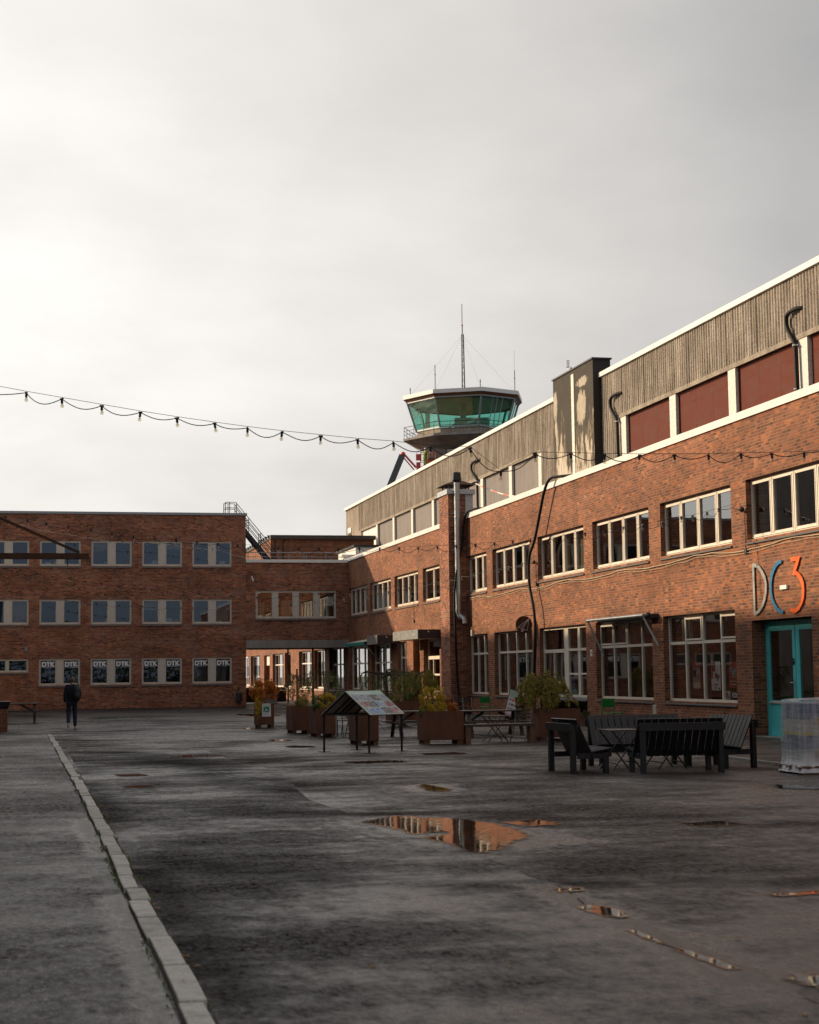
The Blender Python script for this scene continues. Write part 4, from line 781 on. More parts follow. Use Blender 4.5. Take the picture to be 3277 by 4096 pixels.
mb.tube([(4.83,0,31.3),(4.83,0,32.1)],.045,8); mb.tube([(4.83,0,32.1),(4.83,0,34.0)],.032,6); mb.ball((4.83,0,32.1),.09,'hazard_red'); mb.box(3.7,5.1,-.5,.1,25.97,26.1)
mb.build('mast','mast_steel',CT)
mb=MB()
for x,y,h in ((2.35,-2.4,2.2),(6.2,-3.3,.75),(9.3,-1.,1.9),(.2,.7,.75)):
    mb.tube([(x,y,25.95),(x,y,25.95+h)],.035,6); mb.ball((x,y,26.1+.55*h),.06)
mb.tube([(9.3,-1.,27.8),(9.3,-1,29.6)],.008,4); mb.build('antenna','steel_dark',CT)
mb=MB()
for x,y in ((.2,.6),(2.4,-2.3),(6.2,-3.3),(9.2,-1.)): mb.tube([(4.83,0,31.2),(x,y,26.)],.006,4)
mb.build('guy_wire','grey_metal',CT)
# boom lift behind the hall
BLm=TW@Matrix.Translation((0,-6,0)); BL=empty('boom_lift',(0,0,0),0,'orange aerial work platform on a long grey boom raised beside the tower','lift'); BL.matrix_world=BLm
mb=MB(); mb.bar((-.55,0,19.85),(-7.8,0,2.2),.42,.5); mb.build('boom','boom_grey',BL)
mb=MB(); mb.bar((-.45,0,20.0),(.6,0,18.8),.13,.16); mb.bar((-.6,0,19.85),(.42,0,18.62),.10,.1); mb.ball((-.48,0,19.95),.2); mb.build('jib','orange_red',BL)
mb=MB(); x0,x1,y0,y1,z0,z1=.95,2.25,-.6,.5,18.7,19.95
for x in (x0,(x0+x1)/2,x1):
    for y_ in (y0,y1): mb.tube([(x,y_,z0),(x,y_,z1)],.03,5)
for z in (z0+.1,z0+.6,z1): mb.tube([(x0,y0,z),(x1,y0,z),(x1,y1,z),(x0,y1,z),(x0,y0,z)],.03,5)
mb.box(x0,x1,y0,y1,z0-.05,z0+.03); mb.box(.62,.98,-.35,.25,18.6,19.2); mb.box(.60,1.05,-.62,-.3,19.35,19.85); mb.tube([(.6,-.5,19.85),(.75,-.5,20.15),(1.1,-.5,20.0)],.02,5); mb.build('basket','orange_red',BL)
mb=MB(); mb.box(-9.3,-6.3,-1.1,1.1,.55,1.9); mb.bar((-7.8,0,1.6),(-7.8,0,2.5),.6); mb.build('chassis','orange_red',BL)
for sx_ in (-8.8,-6.9):
    for sy2 in (-1.25,1.0):
        mb=MB(); mb.tube([(sx_,sy2,.45),(sx_,sy2+.28,.45)],.45,18); mb.build('wheel','black_rubber',BL)
# ---- people: skinned skeletons
def skinned(name,pts,edges,rad,mt,parent=None,sub=2,root=0,mtx=None):
    me=bpy.data.meshes.new(name); me.from_pydata(pts,edges,[]); o=bpy.data.objects.new(name,me); COL.objects.link(o)
    sk=o.modifiers.new('s','SKIN'); sk.use_smooth_shade=True; ss=o.modifiers.new('u','SUBSURF'); ss.levels=sub; ss.render_levels=sub
    L=me.skin_vertices[0].data
    for i,r_ in enumerate(rad): L[i].radius=r_ if isinstance(r_,tuple) else (r_,r_)
    L[root].use_root=True
    dg=bpy.context.evaluated_depsgraph_get(); dg.update(); m2=bpy.data.meshes.new_from_object(o.evaluated_get(dg)); bpy.data.objects.remove(o)
    if mtx: m2.transform(mtx)
    m2.materials.clear(); m2.materials.append(MT[mt]); m2.name=name; q=bpy.data.objects.new(name,m2); COL.objects.link(q)
    if parent: q.parent=parent
    return q
def person(loc,rz,label,j,mats,hat=None,detail=True):
    P=empty('person',loc,rz,label,'person')
    n=['pel','spi','che','nec','hea','crn','shl','ell','wrl','shr','elr','wrr','hil','knl','anl','tol','hir','knr','anr','tor']; ix={k:i for i,k in enumerate(n)}
    pts=[j[k] for k in n]; E=[(ix[a],ix[b]) for a,b in (('pel','spi'),('spi','che'),('che','nec'),('nec','hea'),('hea','crn'),('che','shl'),('shl','ell'),('ell','wrl'),('che','shr'),('shr','elr'),('elr','wrr'),('pel','hil'),('hil','knl'),('knl','anl'),('anl','tol'),('pel','hir'),('hir','knr'),('knr','anr'),('anr','tor'))]
    rad=[.11,.105,.12,.052,.078,.070,.055,.042,.028,.055,.042,.028,.08,.055,.036,.03,.08,.055,.036,.03]
    # hands with fingers rooted in the palm
    for s_ in ('l','r'):
        w_=Vector(j['wr'+s_]); e_=Vector(j['el'+s_]); dd=(w_-e_).normalized(); sd=Vector((0,1,0)); pa=len(pts); pts.append(tuple(w_+dd*.06)); rad.append((.032,.02)); E.append((ix['wr'+s_],pa))
        for k,(o_,L_) in enumerate(((-.028,.07),(-.01,.082),(.01,.078),(.028,.06))):
            a=len(pts); b_=w_+dd*.09+sd*o_; pts.append(tuple(b_)); rad.append(.010); E.append((pa,a)); pts.append(tuple(b_+dd*L_*.6+Vector((0,.008,0)))); rad.append(.009); E.append((a,a+1)); pts.append(tuple(b_+dd*L_*.95+Vector((0,.022,0)))); rad.append(.007); E.append((a+1,a+2))
        a=len(pts); b_=w_+dd*.035+sd*.04; pts.append(tuple(b_)); rad.append(.011); E.append((pa,a)); pts.append(tuple(b_+dd*.045+sd*.012)); rad.append(.009); E.append((a,a+1))
    body=skinned('body',pts,E,rad,mats[0],P,2)
    h=Vector(j['hea']); up_=(Vector(j['crn'])-h).normalized()
    mb=MB(); mb.ball(tuple(h+up_*.055+Vector((0,-.012,0))),.108,mt=mats[1],seg=18,rings=12,sc=(.80,.92,.98)); 
    me=[i for i,v in enumerate(mb.v) if not(v[1]>h.y+.045 and v[2]<h.z+.09) and v[2]>h.z-.055]; keep=set(me); mb2=MB(); mb2.v=mb.v; mb2.f=[f for f in mb.f if all(i in keep for i in f)]; mb2.m=[0]*len(mb2.f); mb2.build('hair',mats[1],P,smooth=True)
    mb=MB(); 
    for s_ in (-1,1):
        mb.ball((h.x+s_*.082,h.y,h.z+.02),.03,sc=(.4,.8,1.)); mb.ball((h.x+s_*.03,h.y+.088,h.z+.035),.012)
    mb.ball((h.x,h.y+.105,h.z+.01),.018,sc=(.8,1,1.4)); mb.ball((h.x,h.y+.09,h.z-.035),.022,sc=(1.2,.4,.35)); mb.build('face',mats[0],P,smooth=True)
    def sub_(keys,E_,rd,nm,mt): ii={k:i for i,k in enumerate(keys)}; return skinned(nm,[j[k] for k in keys],[(ii[a],ii[b]) for a,b in E_],rd,mt,P,2)
    jj=dict(j); jj['hem']=tuple(Vector(j['pel'])-Vector((0,0,.07))); j.update(jj); j['col']=tuple(Vector(j['nec'])+Vector((0,0,-.01)))
    j['cul']=tuple(Vector(j['ell']).lerp(Vector(j['wrl']),.93)); j['cur']=tuple(Vector(j['elr']).lerp(Vector(j['wrr']),.93))
    sub_(['hem','pel','spi','che','col','shl','ell','cul','shr','elr','cur'],(('hem','pel'),('pel','spi'),('spi','che'),('che','col'),('che','shl'),('shl','ell'),('ell','cul'),('che','shr'),('shr','elr'),('elr','cur')),[(.185,.15),(.18,.145),(.175,.14),(.17,.14),.072,.082,.066,.05,.082,.066,.05],'jacket',mats[2])
    sub_(['pel','hil','knl','anl','hir','knr','anr'],(('pel','hil'),('hil','knl'),('knl','anl'),('pel','hir'),('hir','knr'),('knr','anr')),[.13,.10,.078,.060,.10,.078,.060],'trousers',mats[3])
    for s_ in 'lr':
        a=Vector(j['an'+s_]); t=Vector(j['to'+s_]); heel=a+(a-t).normalized()*.03+Vector((0,0,-.045)); fwd=(t-a).normalized()
        q=skinned('shoe',[tuple(heel),tuple(a+Vector((0,0,-.03))+fwd*.06),tuple(t+Vector((0,0,-.01)))],[(0,1),(1,2)],[.048,.045,.036],mats[4],P,1)
    return P
j=dict(pel=(0,0,.92),spi=(0,0,1.10),che=(0,.01,1.30),nec=(0,.02,1.47),hea=(0.015,.035,1.57),crn=(.02,.035,1.67),shl=(-.175,0,1.385),ell=(-.225,-.05,1.11),wrl=(-.215,-.02,.86),shr=(.175,0,1.385),elr=(.23,.04,1.11),wrr=(.21,.17,.93),
 hil=(-.09,0,.86),knl=(-.10,-.02,.48),anl=(-.10,-.30,.19),tol=(-.10,-.20,.075),hir=(.09,0,.86),knr=(.10,.08,.49),anr=(.11,.06,.085),tor=(.12,.22,.045))
PR=person((1.44,56.2,0),R(-3),'person in dark jacket and blue jeans walking away towards the office',j,('skin','hair_grey','jacket_navy','jeans','shoe_white'))
BK=empty('backpack',(1.50,56.05,0),R(-3),'black rucksack carried on the back of the walking person','backpack')
mb=MB(); mb.ball((.10,-.16,1.17),.2,sc=(.78,.62,1.30),seg=18,rings=12); mb.build('bag','bag_black',BK,smooth=True); mb=MB(); mb.ball((.10,-.27,1.08),.12,sc=(.9,.45,1.05),seg=14,rings=8); mb.build('pocket','bag_black',BK,smooth=True)
mb=MB(); 
for s_ in (-.10,.16): mb.tube([(s_,-.12,1.42),(s_*.8,-.02,1.49),(s_*.8,.12,1.44),(s_*.9,.15,1.25),(s_,.04,1.02)],.018,6)
mb.build('strap','bag_black',BK)
jw=dict(pel=(0,0,.9),spi=(0,0,1.08),che=(0,.02,1.28),nec=(0,.03,1.45),hea=(0,.05,1.55),crn=(0,.05,1.66),shl=(-.18,0,1.36),ell=(-.22,.1,1.14),wrl=(-.14,.3,1.2),shr=(.18,0,1.36),elr=(.22,.1,1.14),wrr=(.14,.3,1.2),hil=(-.09,0,.85),knl=(-.1,.03,.47),anl=(-.1,0,.09),tol=(-.1,.14,.04),hir=(.09,0,.85),knr=(.1,.03,.47),anr=(.1,0,.09),tor=(.11,.14,.04))
wp=BLm@Vector((1.35,-.1,18.73)); PW=person(wp,-YAW-R(60),'worker in green high-visibility clothing standing in the raised orange basket',jw,('skin','paper_white','hi_vis','hi_vis','orange_red'))
# ================================================================= OFF-FRAME WING (casts the courtyard shade) and the wood behind the camera
WG=empty('hangar_wing',(-2.6,83,0),PI/2,'long grey rendered hangar wing just outside the left edge of the courtyard','building')
mb=MB(); hw=[]
for k in range(12): hw+= [(-76+6*k,-76+6*k+4,1.,3.6),(-76+6*k,-76+6*k+4,5.2,7.6)]
wall(mb,-78,0,0,11.9,.3,hw,'concrete_grey'); mb.box(-78,0,10,10.3,0,11.9,'concrete_grey'); mb.box(-.3,0,.3,10,0,11.9,'concrete_grey'); mb.box(-78,-77.7,.3,10,0,11.9,'concrete_grey'); mb.build('wall',None,WG)
mb=MB(); mb.box(-78.1,.05,-.1,10.4,11.9,12.1); mb.build('roof','roof_felt',WG)
for a,b,c,d_ in hw:
    mb=MB(); wall(mb,a,b,c,d_,.08,gridl(a,b,c,d_,4,[c+1.2]),'frame_grey',y=.12); o=mb.build('window',None,WG); g=MB(); g.quad((a+.1,.16,c+.1),(b-.1,.16,c+.1),(b-.1,.16,d_-.1),(a+.1,.16,d_-.1)); g.build('pane','window_glass',o)
tr=MB(); rt_=random.Random(9)
for i in range(26000):
    x=rt_.uniform(-70,90); h=(8.5+3*mnoise.noise(Vector((x*.09,0,0)))+1.5*mnoise.noise(Vector((x*.4,3,0)))); z=h*(1-rt_.random()**1.6); c=Vector((x,-75+rt_.uniform(-5,5),z)); a=rt_.uniform(0,6.3); q=Vector((math.cos(a),math.sin(a),rt_.uniform(-.6,.6)))*.24; e=q.cross(Vector((.3,1,.2))).normalized()*.2
    tr.quad(c-q,c+e,c+q,c-e)
tag(tr.build('distant_wood','leaf_dark'),'dark belt of trees far behind the camera, seen mirrored in the office windows','wood',kind='stuff')
# ================================================================= RUSTY BRACKET
RB=empty('wall_bracket',(-2.6,40,0),0,'rusty steel beam with diagonal stay reaching in from the left past the office windows','bracket')
mb=MB(); mb.box(0,4.0,-.08,.08,4.475,4.61); mb.build('beam','rust',RB); mb=MB(); mb.bar((0,0,6.28),(3.78,0,4.63),.07,.06); mb.build('stay','rust',RB)
mb=MB(); mb.tube([(3.5,0,4.47),(3.5,0,4.3)],.012,6); mb.build('hook','black_metal',RB)
# ================================================================= STRING LIGHTS
sk=MB(); sk.tube([(0,0,0),(0,0,-.075)],.021,10); sk.box(-.035,.035,-.008,.008,-.012,.014); SKT=sk.build('socket','cable_black'); 
bm=MB(); bm.lathe([(.012,-.074),(.016,-.085),(.028,-.105),(.030,-.122),(.022,-.140),(.004,-.149)],n=12); BLB=bm.build('bulb','bulb_glass',SKT,smooth=True)
fm=MB(); fm.tube([(0,0,-.08),(0,0,-.112)],.006,6,'gold_mark'); FLM=fm.build('filament',None,BLB)
def strand(name_label,pts,d0,d1,ext=None,wire=True,sag=.07,r=.0065,white=False,extra_end=None):
    P=[at(x,y,d0+(d1-d0)*(x-pts[0][0])/(pts[-1][0]-pts[0][0])) for x,y in pts]
    E_=empty('string_lights',P[0],0,name_label,'string lights','strings of festoon bulbs over the courtyard'); o0=Vector(P[0])
    rr=random.Random(len(pts)); allp=([Vector(ext[0])] if ext and ext[0] else [])+P+([Vector(ext[1])] if ext and ext[1] else [])
    path=[]
    for a,b in zip(allp[:-1],allp[1:]):
        s_=sag*rr.uniform(.5,1.5) if (a-b).length<2 else .02; n=8 if (b-a).length<2 else 10; skw=rr.uniform(.8,1.25)
        for k in range(n): t=k/n; path.append(a.lerp(b,t)-Vector((0,0,s_*math.sin(PI*t**skw)))-o0)
    path.append(allp[-1]-o0)
    mb=MB(); mb.tube(path,r,6,'frame_grey' if white else 'cable_black')
    if wire:
        wp_=[]
        for a in allp: wp_.append(a-o0+Vector((0,0,.025)))
        mb.tube(wp_,r*.55,5,'cable_black')
    mb.build('cable',None,E_)
    for p_ in P:
        s_=SKT.copy(); COL.objects.link(s_); s_.parent=E_; s_.location=p_-o0; s_.rotation_euler=(rr.gauss(0,.08),rr.gauss(0,.08),rr.uniform(0,3)); b=BLB.copy(); COL.objects.link(b); b.parent=s_
        if not white: f_=FLM.copy(); COL.objects.link(f_); f_.parent=s_
    return E_
z4=1.0147
s1=[(107,72),(251,97),(413,125),(570,152),(718,175),(871,197),(1005,215),(1145,232),(1302,248),(1451,263)]
s1=[(x/z4,1500+y/z4) for x,y in s1]+[(1574,1770),(1723,1787),(1881,1793),(2004,1886),(2140,1814),(2284,1816),(2418,1820),(2560,1821),(2698,1821),(2835,1820),(2964,1817),(3087,1815),(3217,1812)]
strand('nearest string of large clear bulbs crossing the sky past the control tower',s1,27,27.5,(at(-330,1490,27),at(3900,1740,27.5)),sag=.10,r=.008)
s2=[(21,2066),(109,2081),(186,2093),(274,2106),(364,2118),(448,2131),(534,2144),(620,2152),(705,2160),(788,2168),(872,2175),(951,2181),(1031,2184),(1114,2190),(1195,2194),(1276,2194),(1355,2195),(1437,2192),(1520,2192),(1597,2192),(1673,2189),(1749,2186),(1825,2183),(1902,2178),(1978,2172),(2052,2164),(2123,2158),(2200,2151),(2269,2143),(2341,2134),(2419,2123),(2494,2110),(2571,2099),(2650,2087),(2726,2068),(2771,2064),(2829,2049),(2876,2037)]
strand('string of bulbs passing along the top-floor office windows and across the terminal upper windows',s2,48,41.5,(at(-140,2030,49),onX(2948,2017,17.45)),sag=.12)
s3=[(57,2094),(96,2103),(138,2113),(182,2121),(225,2129),(267,2135),(310,2143),(352,2150),(395,2156),(441,2163),(490,2166),(540,2168),(590,2170),(640,2172),(690,2178),(740,2186),(771,2191),(811,2193),(850,2194),(890,2203)]
strand('thin pale fairy-light cord just in front of the top-floor office windows',s3,87,88,(at(0,2075,86),at(985,2230,88.5)),wire=False,sag=.05,r=.009,white=True)
s4=[(15,2272),(81,2279),(146,2292),(210,2304),(277,2313),(342,2325),(407,2335),(473,2344),(537,2352),(607,2358),(671,2366),(733,2379),(798,2374),(860,2377),(924,2382),(981,2404),(1028,2388),(1070,2392),(1116,2388),(1150,2378),(1212,2379),(1275,2373),(1336,2371),(1400,2369),(1459,2356),(1520,2352),(1580,2343),(1643,2338)]
strand('string of bulbs sagging between the top and middle office floors towards the chimney',s4,62,70,(at(-60,2262,61.5),onX(1700,2330,17.45)),wire=False,sag=.06)
s5=[(264,2401),(294,2405),(339,2411),(386,2415),(428,2418),(477,2421),(527,2423),(571,2425),(617,2429),(667,2431),(723,2431),(771,2431),(819,2434),(868,2431),(917,2431),(964,2431),(1020,2427),(1067,2426),(1114,2421),(1161,2419),(1209,2413),(1258,2408),(1302,2405),(1333,2402),(1379,2395),(1424,2387),(1469,2382),(1511,2374),(1554,2366),(1594,2360),(1637,2350)]
strand('far string of bulbs hanging across the middle-floor office windows and the bridge window',s5,84,76,(at(200,2396,85),onX(1662,2375,17.45)),wire=False,sag=.09)
s6=[(1753,2326),(1799,2317),(1848,2307),(1896,2294),(1945,2282),(1996,2274),(2037,2265),(2090,2252)]
strand('short string of bulbs in front of the upper windows beside the chimney',s6,66,58,(onX(1690,2345,17.45),onX(2144,2249,17.45)),wire=False,sag=.08)
for o in (FLM,BLB,SKT): bpy.data.objects.remove(o)
# ================================================================= PLANTERS
def planter(x0,x1,y0,y1,label,group='corten planters in the courtyard',z0=.1,z1=.785):
    E_=empty('planter',((x0+x1)/2,(y0+y1)/2,0),0,label,'planter',group); hx_,hy=(x1-x0)/2,(y1-y0)/2; t=.012
    mb=MB(); mb.box(-hx_,hx_,-hy,-hy+t,z0,z1); mb.box(-hx_,hx_,hy-t,hy,z0,z1); mb.box(-hx_,-hx_+t,-hy+t,hy-t,z0,z1); mb.box(hx_-t,hx_,-hy+t,hy-t,z0,z1); mb.box(-hx_+t,hx_-t,-hy+t,hy-t,z0,z0+.02)
    mb.box(-hx_,hx_,-hy+t,-hy+.045,z1-.012,z1-.002); mb.build('box','corten',E_)
    mb=MB(); mb.box(-hx_+t,hx_-t,-hy+t,hy-t,z1-.12,z1-.05); mb.build('soil','soil',E_)
    return E_
def pallet(x0,x1,y0,y1,label,h=.1):
    mb=MB(); hx_,hy=(x1-x0)/2,(y1-y0)/2; w_=min(.15,hx_*.42)
    for x in (-hx_+.0,hx_-w_):
        for y_ in (-hy+.01,-.06,hy-.13): mb.box(x,x+w_,y_,y_+.12,0,h-.02)
        mb.box(x,x+w_,-hy,hy,h-.02,h-.001)
    o=mb.build('pallet','wood_pallet'); o.location=((x0+x1)/2,(y0+y1)/2,0); tag(o,label,'pallet','pallets under the planters'); return o
PL=[(7.19,7.73,53.3,54.1,'tall rust-brown planter carrying the green assembly point sign, nearest the office'),(7.40,7.96,47.5,48.6,'rust-brown planter holding the staked bare weeping tree, second from the passage'),(7.60,8.15,44.6,45.7,'rust-brown planter with green and yellow shrubs behind the left leg of the photo board'),(7.66,8.21,39.25,40.2,'rust-brown planter directly behind the photo board'),(9.19,10.2,38.8,39.4,'wide rust-brown planter with tall yellow bush right of the photo board'),(12.16,13.2,39.0,39.65,'wide rust-brown planter with drooping olive tree behind the black benches')]
pls=[]
for a,b,c,d_,l in PL: pls.append(planter(a,b,c,d_,l))
for (a,b,c,d_,l),nm in zip(PL,('below the sign planter nearest the office','below the planter with the staked weeping tree','below the planter with green and yellow shrubs','below the planter behind the photo board','below the wide planter with the yellow bush','below the wide planter with the olive tree')): pallet(a+.03,b-.01,c+.02,d_-.02,'brown wooden pallet blocks '+nm)
# assembly point sign on the first planter
p0=pls[0]; mb=MB(); mb.box(-.12,.16,-.415,-.405,.37,.785); sg=mb.build('notice',"paper_white",p0); mb=MB(); mb.box(-.08,.115,-.42,-.4151,.505,.69); mb.build('pictogram_field','sign_green',sg)
text('MØTEPLASS',.048,upright(.02,-.4165,.735),'ink','lettering',sg,.0005); text('VED BRANN/',.036,upright(.01,-.4165,.455),'ink','lettering',sg,.0005); text('EVAKUERING',.036,upright(.01,-.4165,.412),'ink','lettering',sg,.0005)
mb=MB()
for s_ in (-1,1):
    mb.box(.017+s_*.018-.012,.017+s_*.018+.012,-.423,-.4201,.54,.60); mb.ball((.017+s_*.018,-.4215,.615),.011,sc=(1,.2,1))
    for t in (-1,1): mb.bar((.017+s_*.078,-.4215,.597+t*.072),(.017+s_*.048,-.4215,.597+t*.044),.008,.008); mb.box(.017+s_*.055-.012,.017+s_*.055+.012,-.423,-.4201,.597+t*.046-.003,.597+t*.046+.003)
mb.build('pictogram','paper_white',sg)
# foliage helpers
def leafq(mb,c,s_,rr,mt=None,hang=False):
    a=rr.uniform(0,6.283); b=rr.uniform(-1.3,1.3) if not hang else rr.uniform(-1.5,-.7); q=Vector((math.cos(a)*math.cos(b),math.sin(a)*math.cos(b),math.sin(b))); e=q.cross(Vector((rr.gauss(0,1),rr.gauss(0,1),rr.gauss(0,1)))).normalized()
    c=Vector(c); L=s_*rr.uniform(.7,1.3); mb.add([c-q*L*.5,c+e*L*.28+q*L*.05,c+q*L*.5,c-e*L*.28+q*L*.05],[(0,1,2,3)],mt)
def bush(name,loc,rx,ry,rz_,zc,n,size,mt,label,cat='bush',stems=7,seed=1,lob=.35,dens=None):
    rr=random.Random(seed); E_=empty(name,loc,0,label,cat); mb=MB(); cl_=[]
    for k in range(20): 
        a=rr.uniform(0,6.28); u=rr.uniform(-.9,1.05); q_=rr.uniform(.45,.95); cl_.append(Vector((math.cos(a)*rx*q_*math.sqrt(max(.1,1-u*u*.6)),math.sin(a)*ry*q_,zc+u*rz_*.75)))
    for i in range(n):
        ci=int(rr.random()**1.3*20); c=cl_[ci]; v=Vector((rr.gauss(0,1),rr.gauss(0,1),rr.gauss(0,1))).normalized()*rr.random()**.5*(.55+.7*((ci*7)%5)/4); p_=c+Vector((v.x*rx*lob,v.y*ry*lob,v.z*rz_*lob*1.1)); leafq(mb,p_,size,rr)
    mb.build('foliage',mt,E_); mb=MB()
    for k in range(stems):
        c=cl_[k%20]; mb.tube([(rr.gauss(0,.03),rr.gauss(0,.03),0),(c.x*.4,c.y*.4,c.z*.5),tuple(c)],.009,5,r1=.003)
    for k in range(stems*2):
        c=rr.choice(cl_); t=c+Vector((rr.gauss(0,rx*.25),rr.gauss(0,ry*.2),rr.uniform(.02,rz_*.5))); mb.tube([tuple(c),tuple(t)],.004,4,r1=.0015)
    mb.build('stem','bark',E_); return E_
bush('maple_bush',(7.46,53.6,.70),.37,.34,.38,.42,6500,.06,'leaf_orange','dense rust-orange maple bush spilling over the sign planter',seed=2,lob=.5)
mb=MB(); rr=random.Random(4)
for i in range(900): leafq(mb,(7.19+rr.gauss(.02,.05),53.28+rr.gauss(0,.05),.72+rr.gauss(0,.14)),.04,rr,hang=True)
tag(mb.build('trailing_vine','leaf_yellow'),'yellow-green vine trailing over the left edge of the sign planter','plant')
def weeping(loc,h,rad_,nb,label,leaves,mt,seed,thick=.03,lean=0,drop=.8,lf=.05,stake=False,gnarl=.05):
    rr=random.Random(seed); E_=empty('weeping_tree',loc,0,label,'tree'); mb=MB(); top_=Vector((lean,0,h)); mb.tube([(0,0,0),(lean*.3+rr.gauss(0,.015),0,h*.35),(lean*.7,rr.gauss(0,.02),h*.7),tuple(top_)],thick,8,r1=thick*.6); mb.build('trunk','bark',E_)
    br=MB(); lf_=MB()
    for k in range(nb):
        a=2*PI*k/nb+rr.uniform(-.3,.3); R_=rad_*rr.uniform(.55,1.15); up_=rr.uniform(.08,.28)*h*.5; ln=rr.uniform(.5,1.15)*drop; st=Vector((lean,0,h*rr.uniform(.82,1))); pts=[]
        dd=Vector((math.cos(a),math.sin(a)*.8,0)); sw=Vector((rr.gauss(0,gnarl),rr.gauss(0,gnarl),0))
        for i in range(12):
            t=i/11; p_=st+dd*R_*math.sin(min(1,t*1.5)*PI/2)+Vector((0,0,up_*math.sin(min(1,t*2.2)*PI*.75)-ln*max(0,t-.3)**1.3*1.5))+sw*math.sin(t*6); pts.append(p_)
        br.tube(pts,thick*.38,5,r1=.003)
        for q in range(3):
            i=rr.randint(3,9); p_=pts[i]; e=p_+dd*rr.uniform(0,.12)+Vector((rr.gauss(0,.06),rr.gauss(0,.06),-rr.uniform(.2,.5)*drop)); br.tube([tuple(p_),tuple(p_.lerp(e,.5)+Vector((.02,0,.03))),tuple(e)],.005,4,r1=.002)
            for z in range(leaves//(nb*4)): t=rr.random(); c=p_.lerp(e,t)+Vector((rr.gauss(0,.025),rr.gauss(0,.025),rr.gauss(0,.02))); leafq(lf_,c,lf,rr,hang=True)
        for z in range(leaves//(nb*4)): i=rr.uniform(3,11); i0=int(i); i1=min(11,i0+1); c=pts[i0].lerp(pts[i1],i-i0)+Vector((rr.gauss(0,.03),rr.gauss(0,.03),rr.gauss(0,.03))); leafq(lf_,c,lf,rr,hang=True)
    br.build('branch','bark',E_); lf_.build('foliage',mt,E_)
    return E_
weeping((7.66,47.9,.70),.98,.34,11,'sparse weeping sapling tied to a stake in the second planter',700,'leaf_green',3,.016,drop=.75)
mb=MB(); mb.box(-.022,.022,-.022,.022,0,1.18); mb.box(-.03,.03,-.03,.03,.9,.96); o=mb.build('tree_stake','stake'); o.location=(7.60,47.8,.68); tag(o,'brown wooden stake beside the sparse weeping sapling','stake')
weeping((7.92,45.1,.70),1.05,.42,12,'bare arching weeping sapling rising from the green and yellow shrub planter',500,'leaf_green',8,.014,drop=.7)
bush('yellow_bush',(7.98,45.15,.68),.26,.3,.22,.26,3600,.04,'leaf_yellow','bright yellow shrub in the planter left of the photo board',seed=5)
bush('green_shrub',(7.68,44.85,.68),.16,.18,.22,.24,1700,.038,'leaf_green','low green shrub at the left end of the yellow shrub planter',seed=6)
bush('reed_plant',(7.76,47.8,.68),.24,.3,.22,.22,1100,.045,'leaf_olive','thin straggly olive-green plants at the foot of the staked sapling',seed=7,stems=14)
bush('yellow_bush',(9.50,39.1,.68),.33,.25,.38,.33,5200,.036,'leaf_yellow','tall feathery yellow-green bush in the wide planter right of the photo board',seed=8,stems=14)
bush('orange_shrub',(9.98,39.05,.68),.16,.16,.2,.24,900,.04,'leaf_orange','small thin orange-leaved shrub at the right end of the yellow bush planter',seed=9,stems=9)
bush('green_shrub',(9.25,39.0,.68),.14,.16,.12,.12,1100,.034,'leaf_green','low green shrub at the left end of the yellow bush planter',seed=10)
weeping((12.32,39.3,.70),.86,.50,26,'full drooping olive-yellow weeping tree in the wide planter behind the black benches',9000,'leaf_olive',12,.024,drop=.85,lf=.05)
mb=MB(); mb.tube([(12.12,39.28,.68),(12.14,39.3,1.5)],.018,6); tag(mb.build('tree_stake','stake'),'thin stake inside the drooping olive tree','stake')
# plants and boxes further back
def onG(px,py,z=0): r_=ray(px,py); return EYE+r_*((z-EYE.z)/r_.z)
c=Vector((12.05,52.5)); planter(11.3,12.8,52.2,52.9,'dark planter under the gnarled tree behind the photo board')
weeping((11.25+.0,52.5,.70),1.05,.95,15,'gnarled twisted tree with nearly bare branches behind the photo board',1300,'leaf_green',21,.06,drop=.85,lf=.06,gnarl=.12)
for k,(px,mt_,n_) in enumerate(((1330,'leaf_green',1000),(1560,'leaf_green',800),(1400,'leaf_dark',1500))):
    p_=at(px,2800,53+k); bush('green_shrub',(p_.x,p_.y,.62),.5,.3,.26,.22,n_,.055,mt_,['loose green shrub left of the gnarled tree','loose green shrub right of the gnarled tree','dark low hedge plant at the foot of the gnarled tree'][k],seed=30+k)
planter(12.9,14.6,57.0,57.6,'planter with bushy weeping tree in front of the far white door'); weeping((13.45,57.3,.70),1.0,.62,24,'bushy green-brown weeping tree in front of the far white door',7500,'leaf_olive',33,.03,drop=.9,lf=.06)
bush('green_shrub',(13.05,57.2,.70),.22,.2,.2,.16,1400,.05,'leaf_green','green shrub at the foot of the bushy weeping tree',seed=41)
for (px,w_,l,Y) in ((1000,.9,'low clipped hedge box at the office corner beyond the passage',99),(1118,.8,'low clipped hedge box in the sunlit yard beyond the orange bush',100)):
    p_=at(px,2790,Y); E_=planter(p_.x-w_/2,p_.x+w_/2,Y-.3,Y+.3,l.replace('clipped hedge box','dark planter box'),z0=.08,z1=.75); bush('hedge_plant',(p_.x,Y,.7),w_*.5,.3,.14,.12,1300,.06,'leaf_dark',l,cat='hedge',seed=int(px))
# ================================================================= PHOTO BOARD
o_=Vector((6.67,35.74,0)); gd=Vector((.59,-.81,0)); rd=Vector((.81,.59,0)); BD=empty('photo_board',(7.2,36.13,0),math.atan2(rd.y,rd.x),'roof-shaped display board covered with photographs on thin black posts','display board')
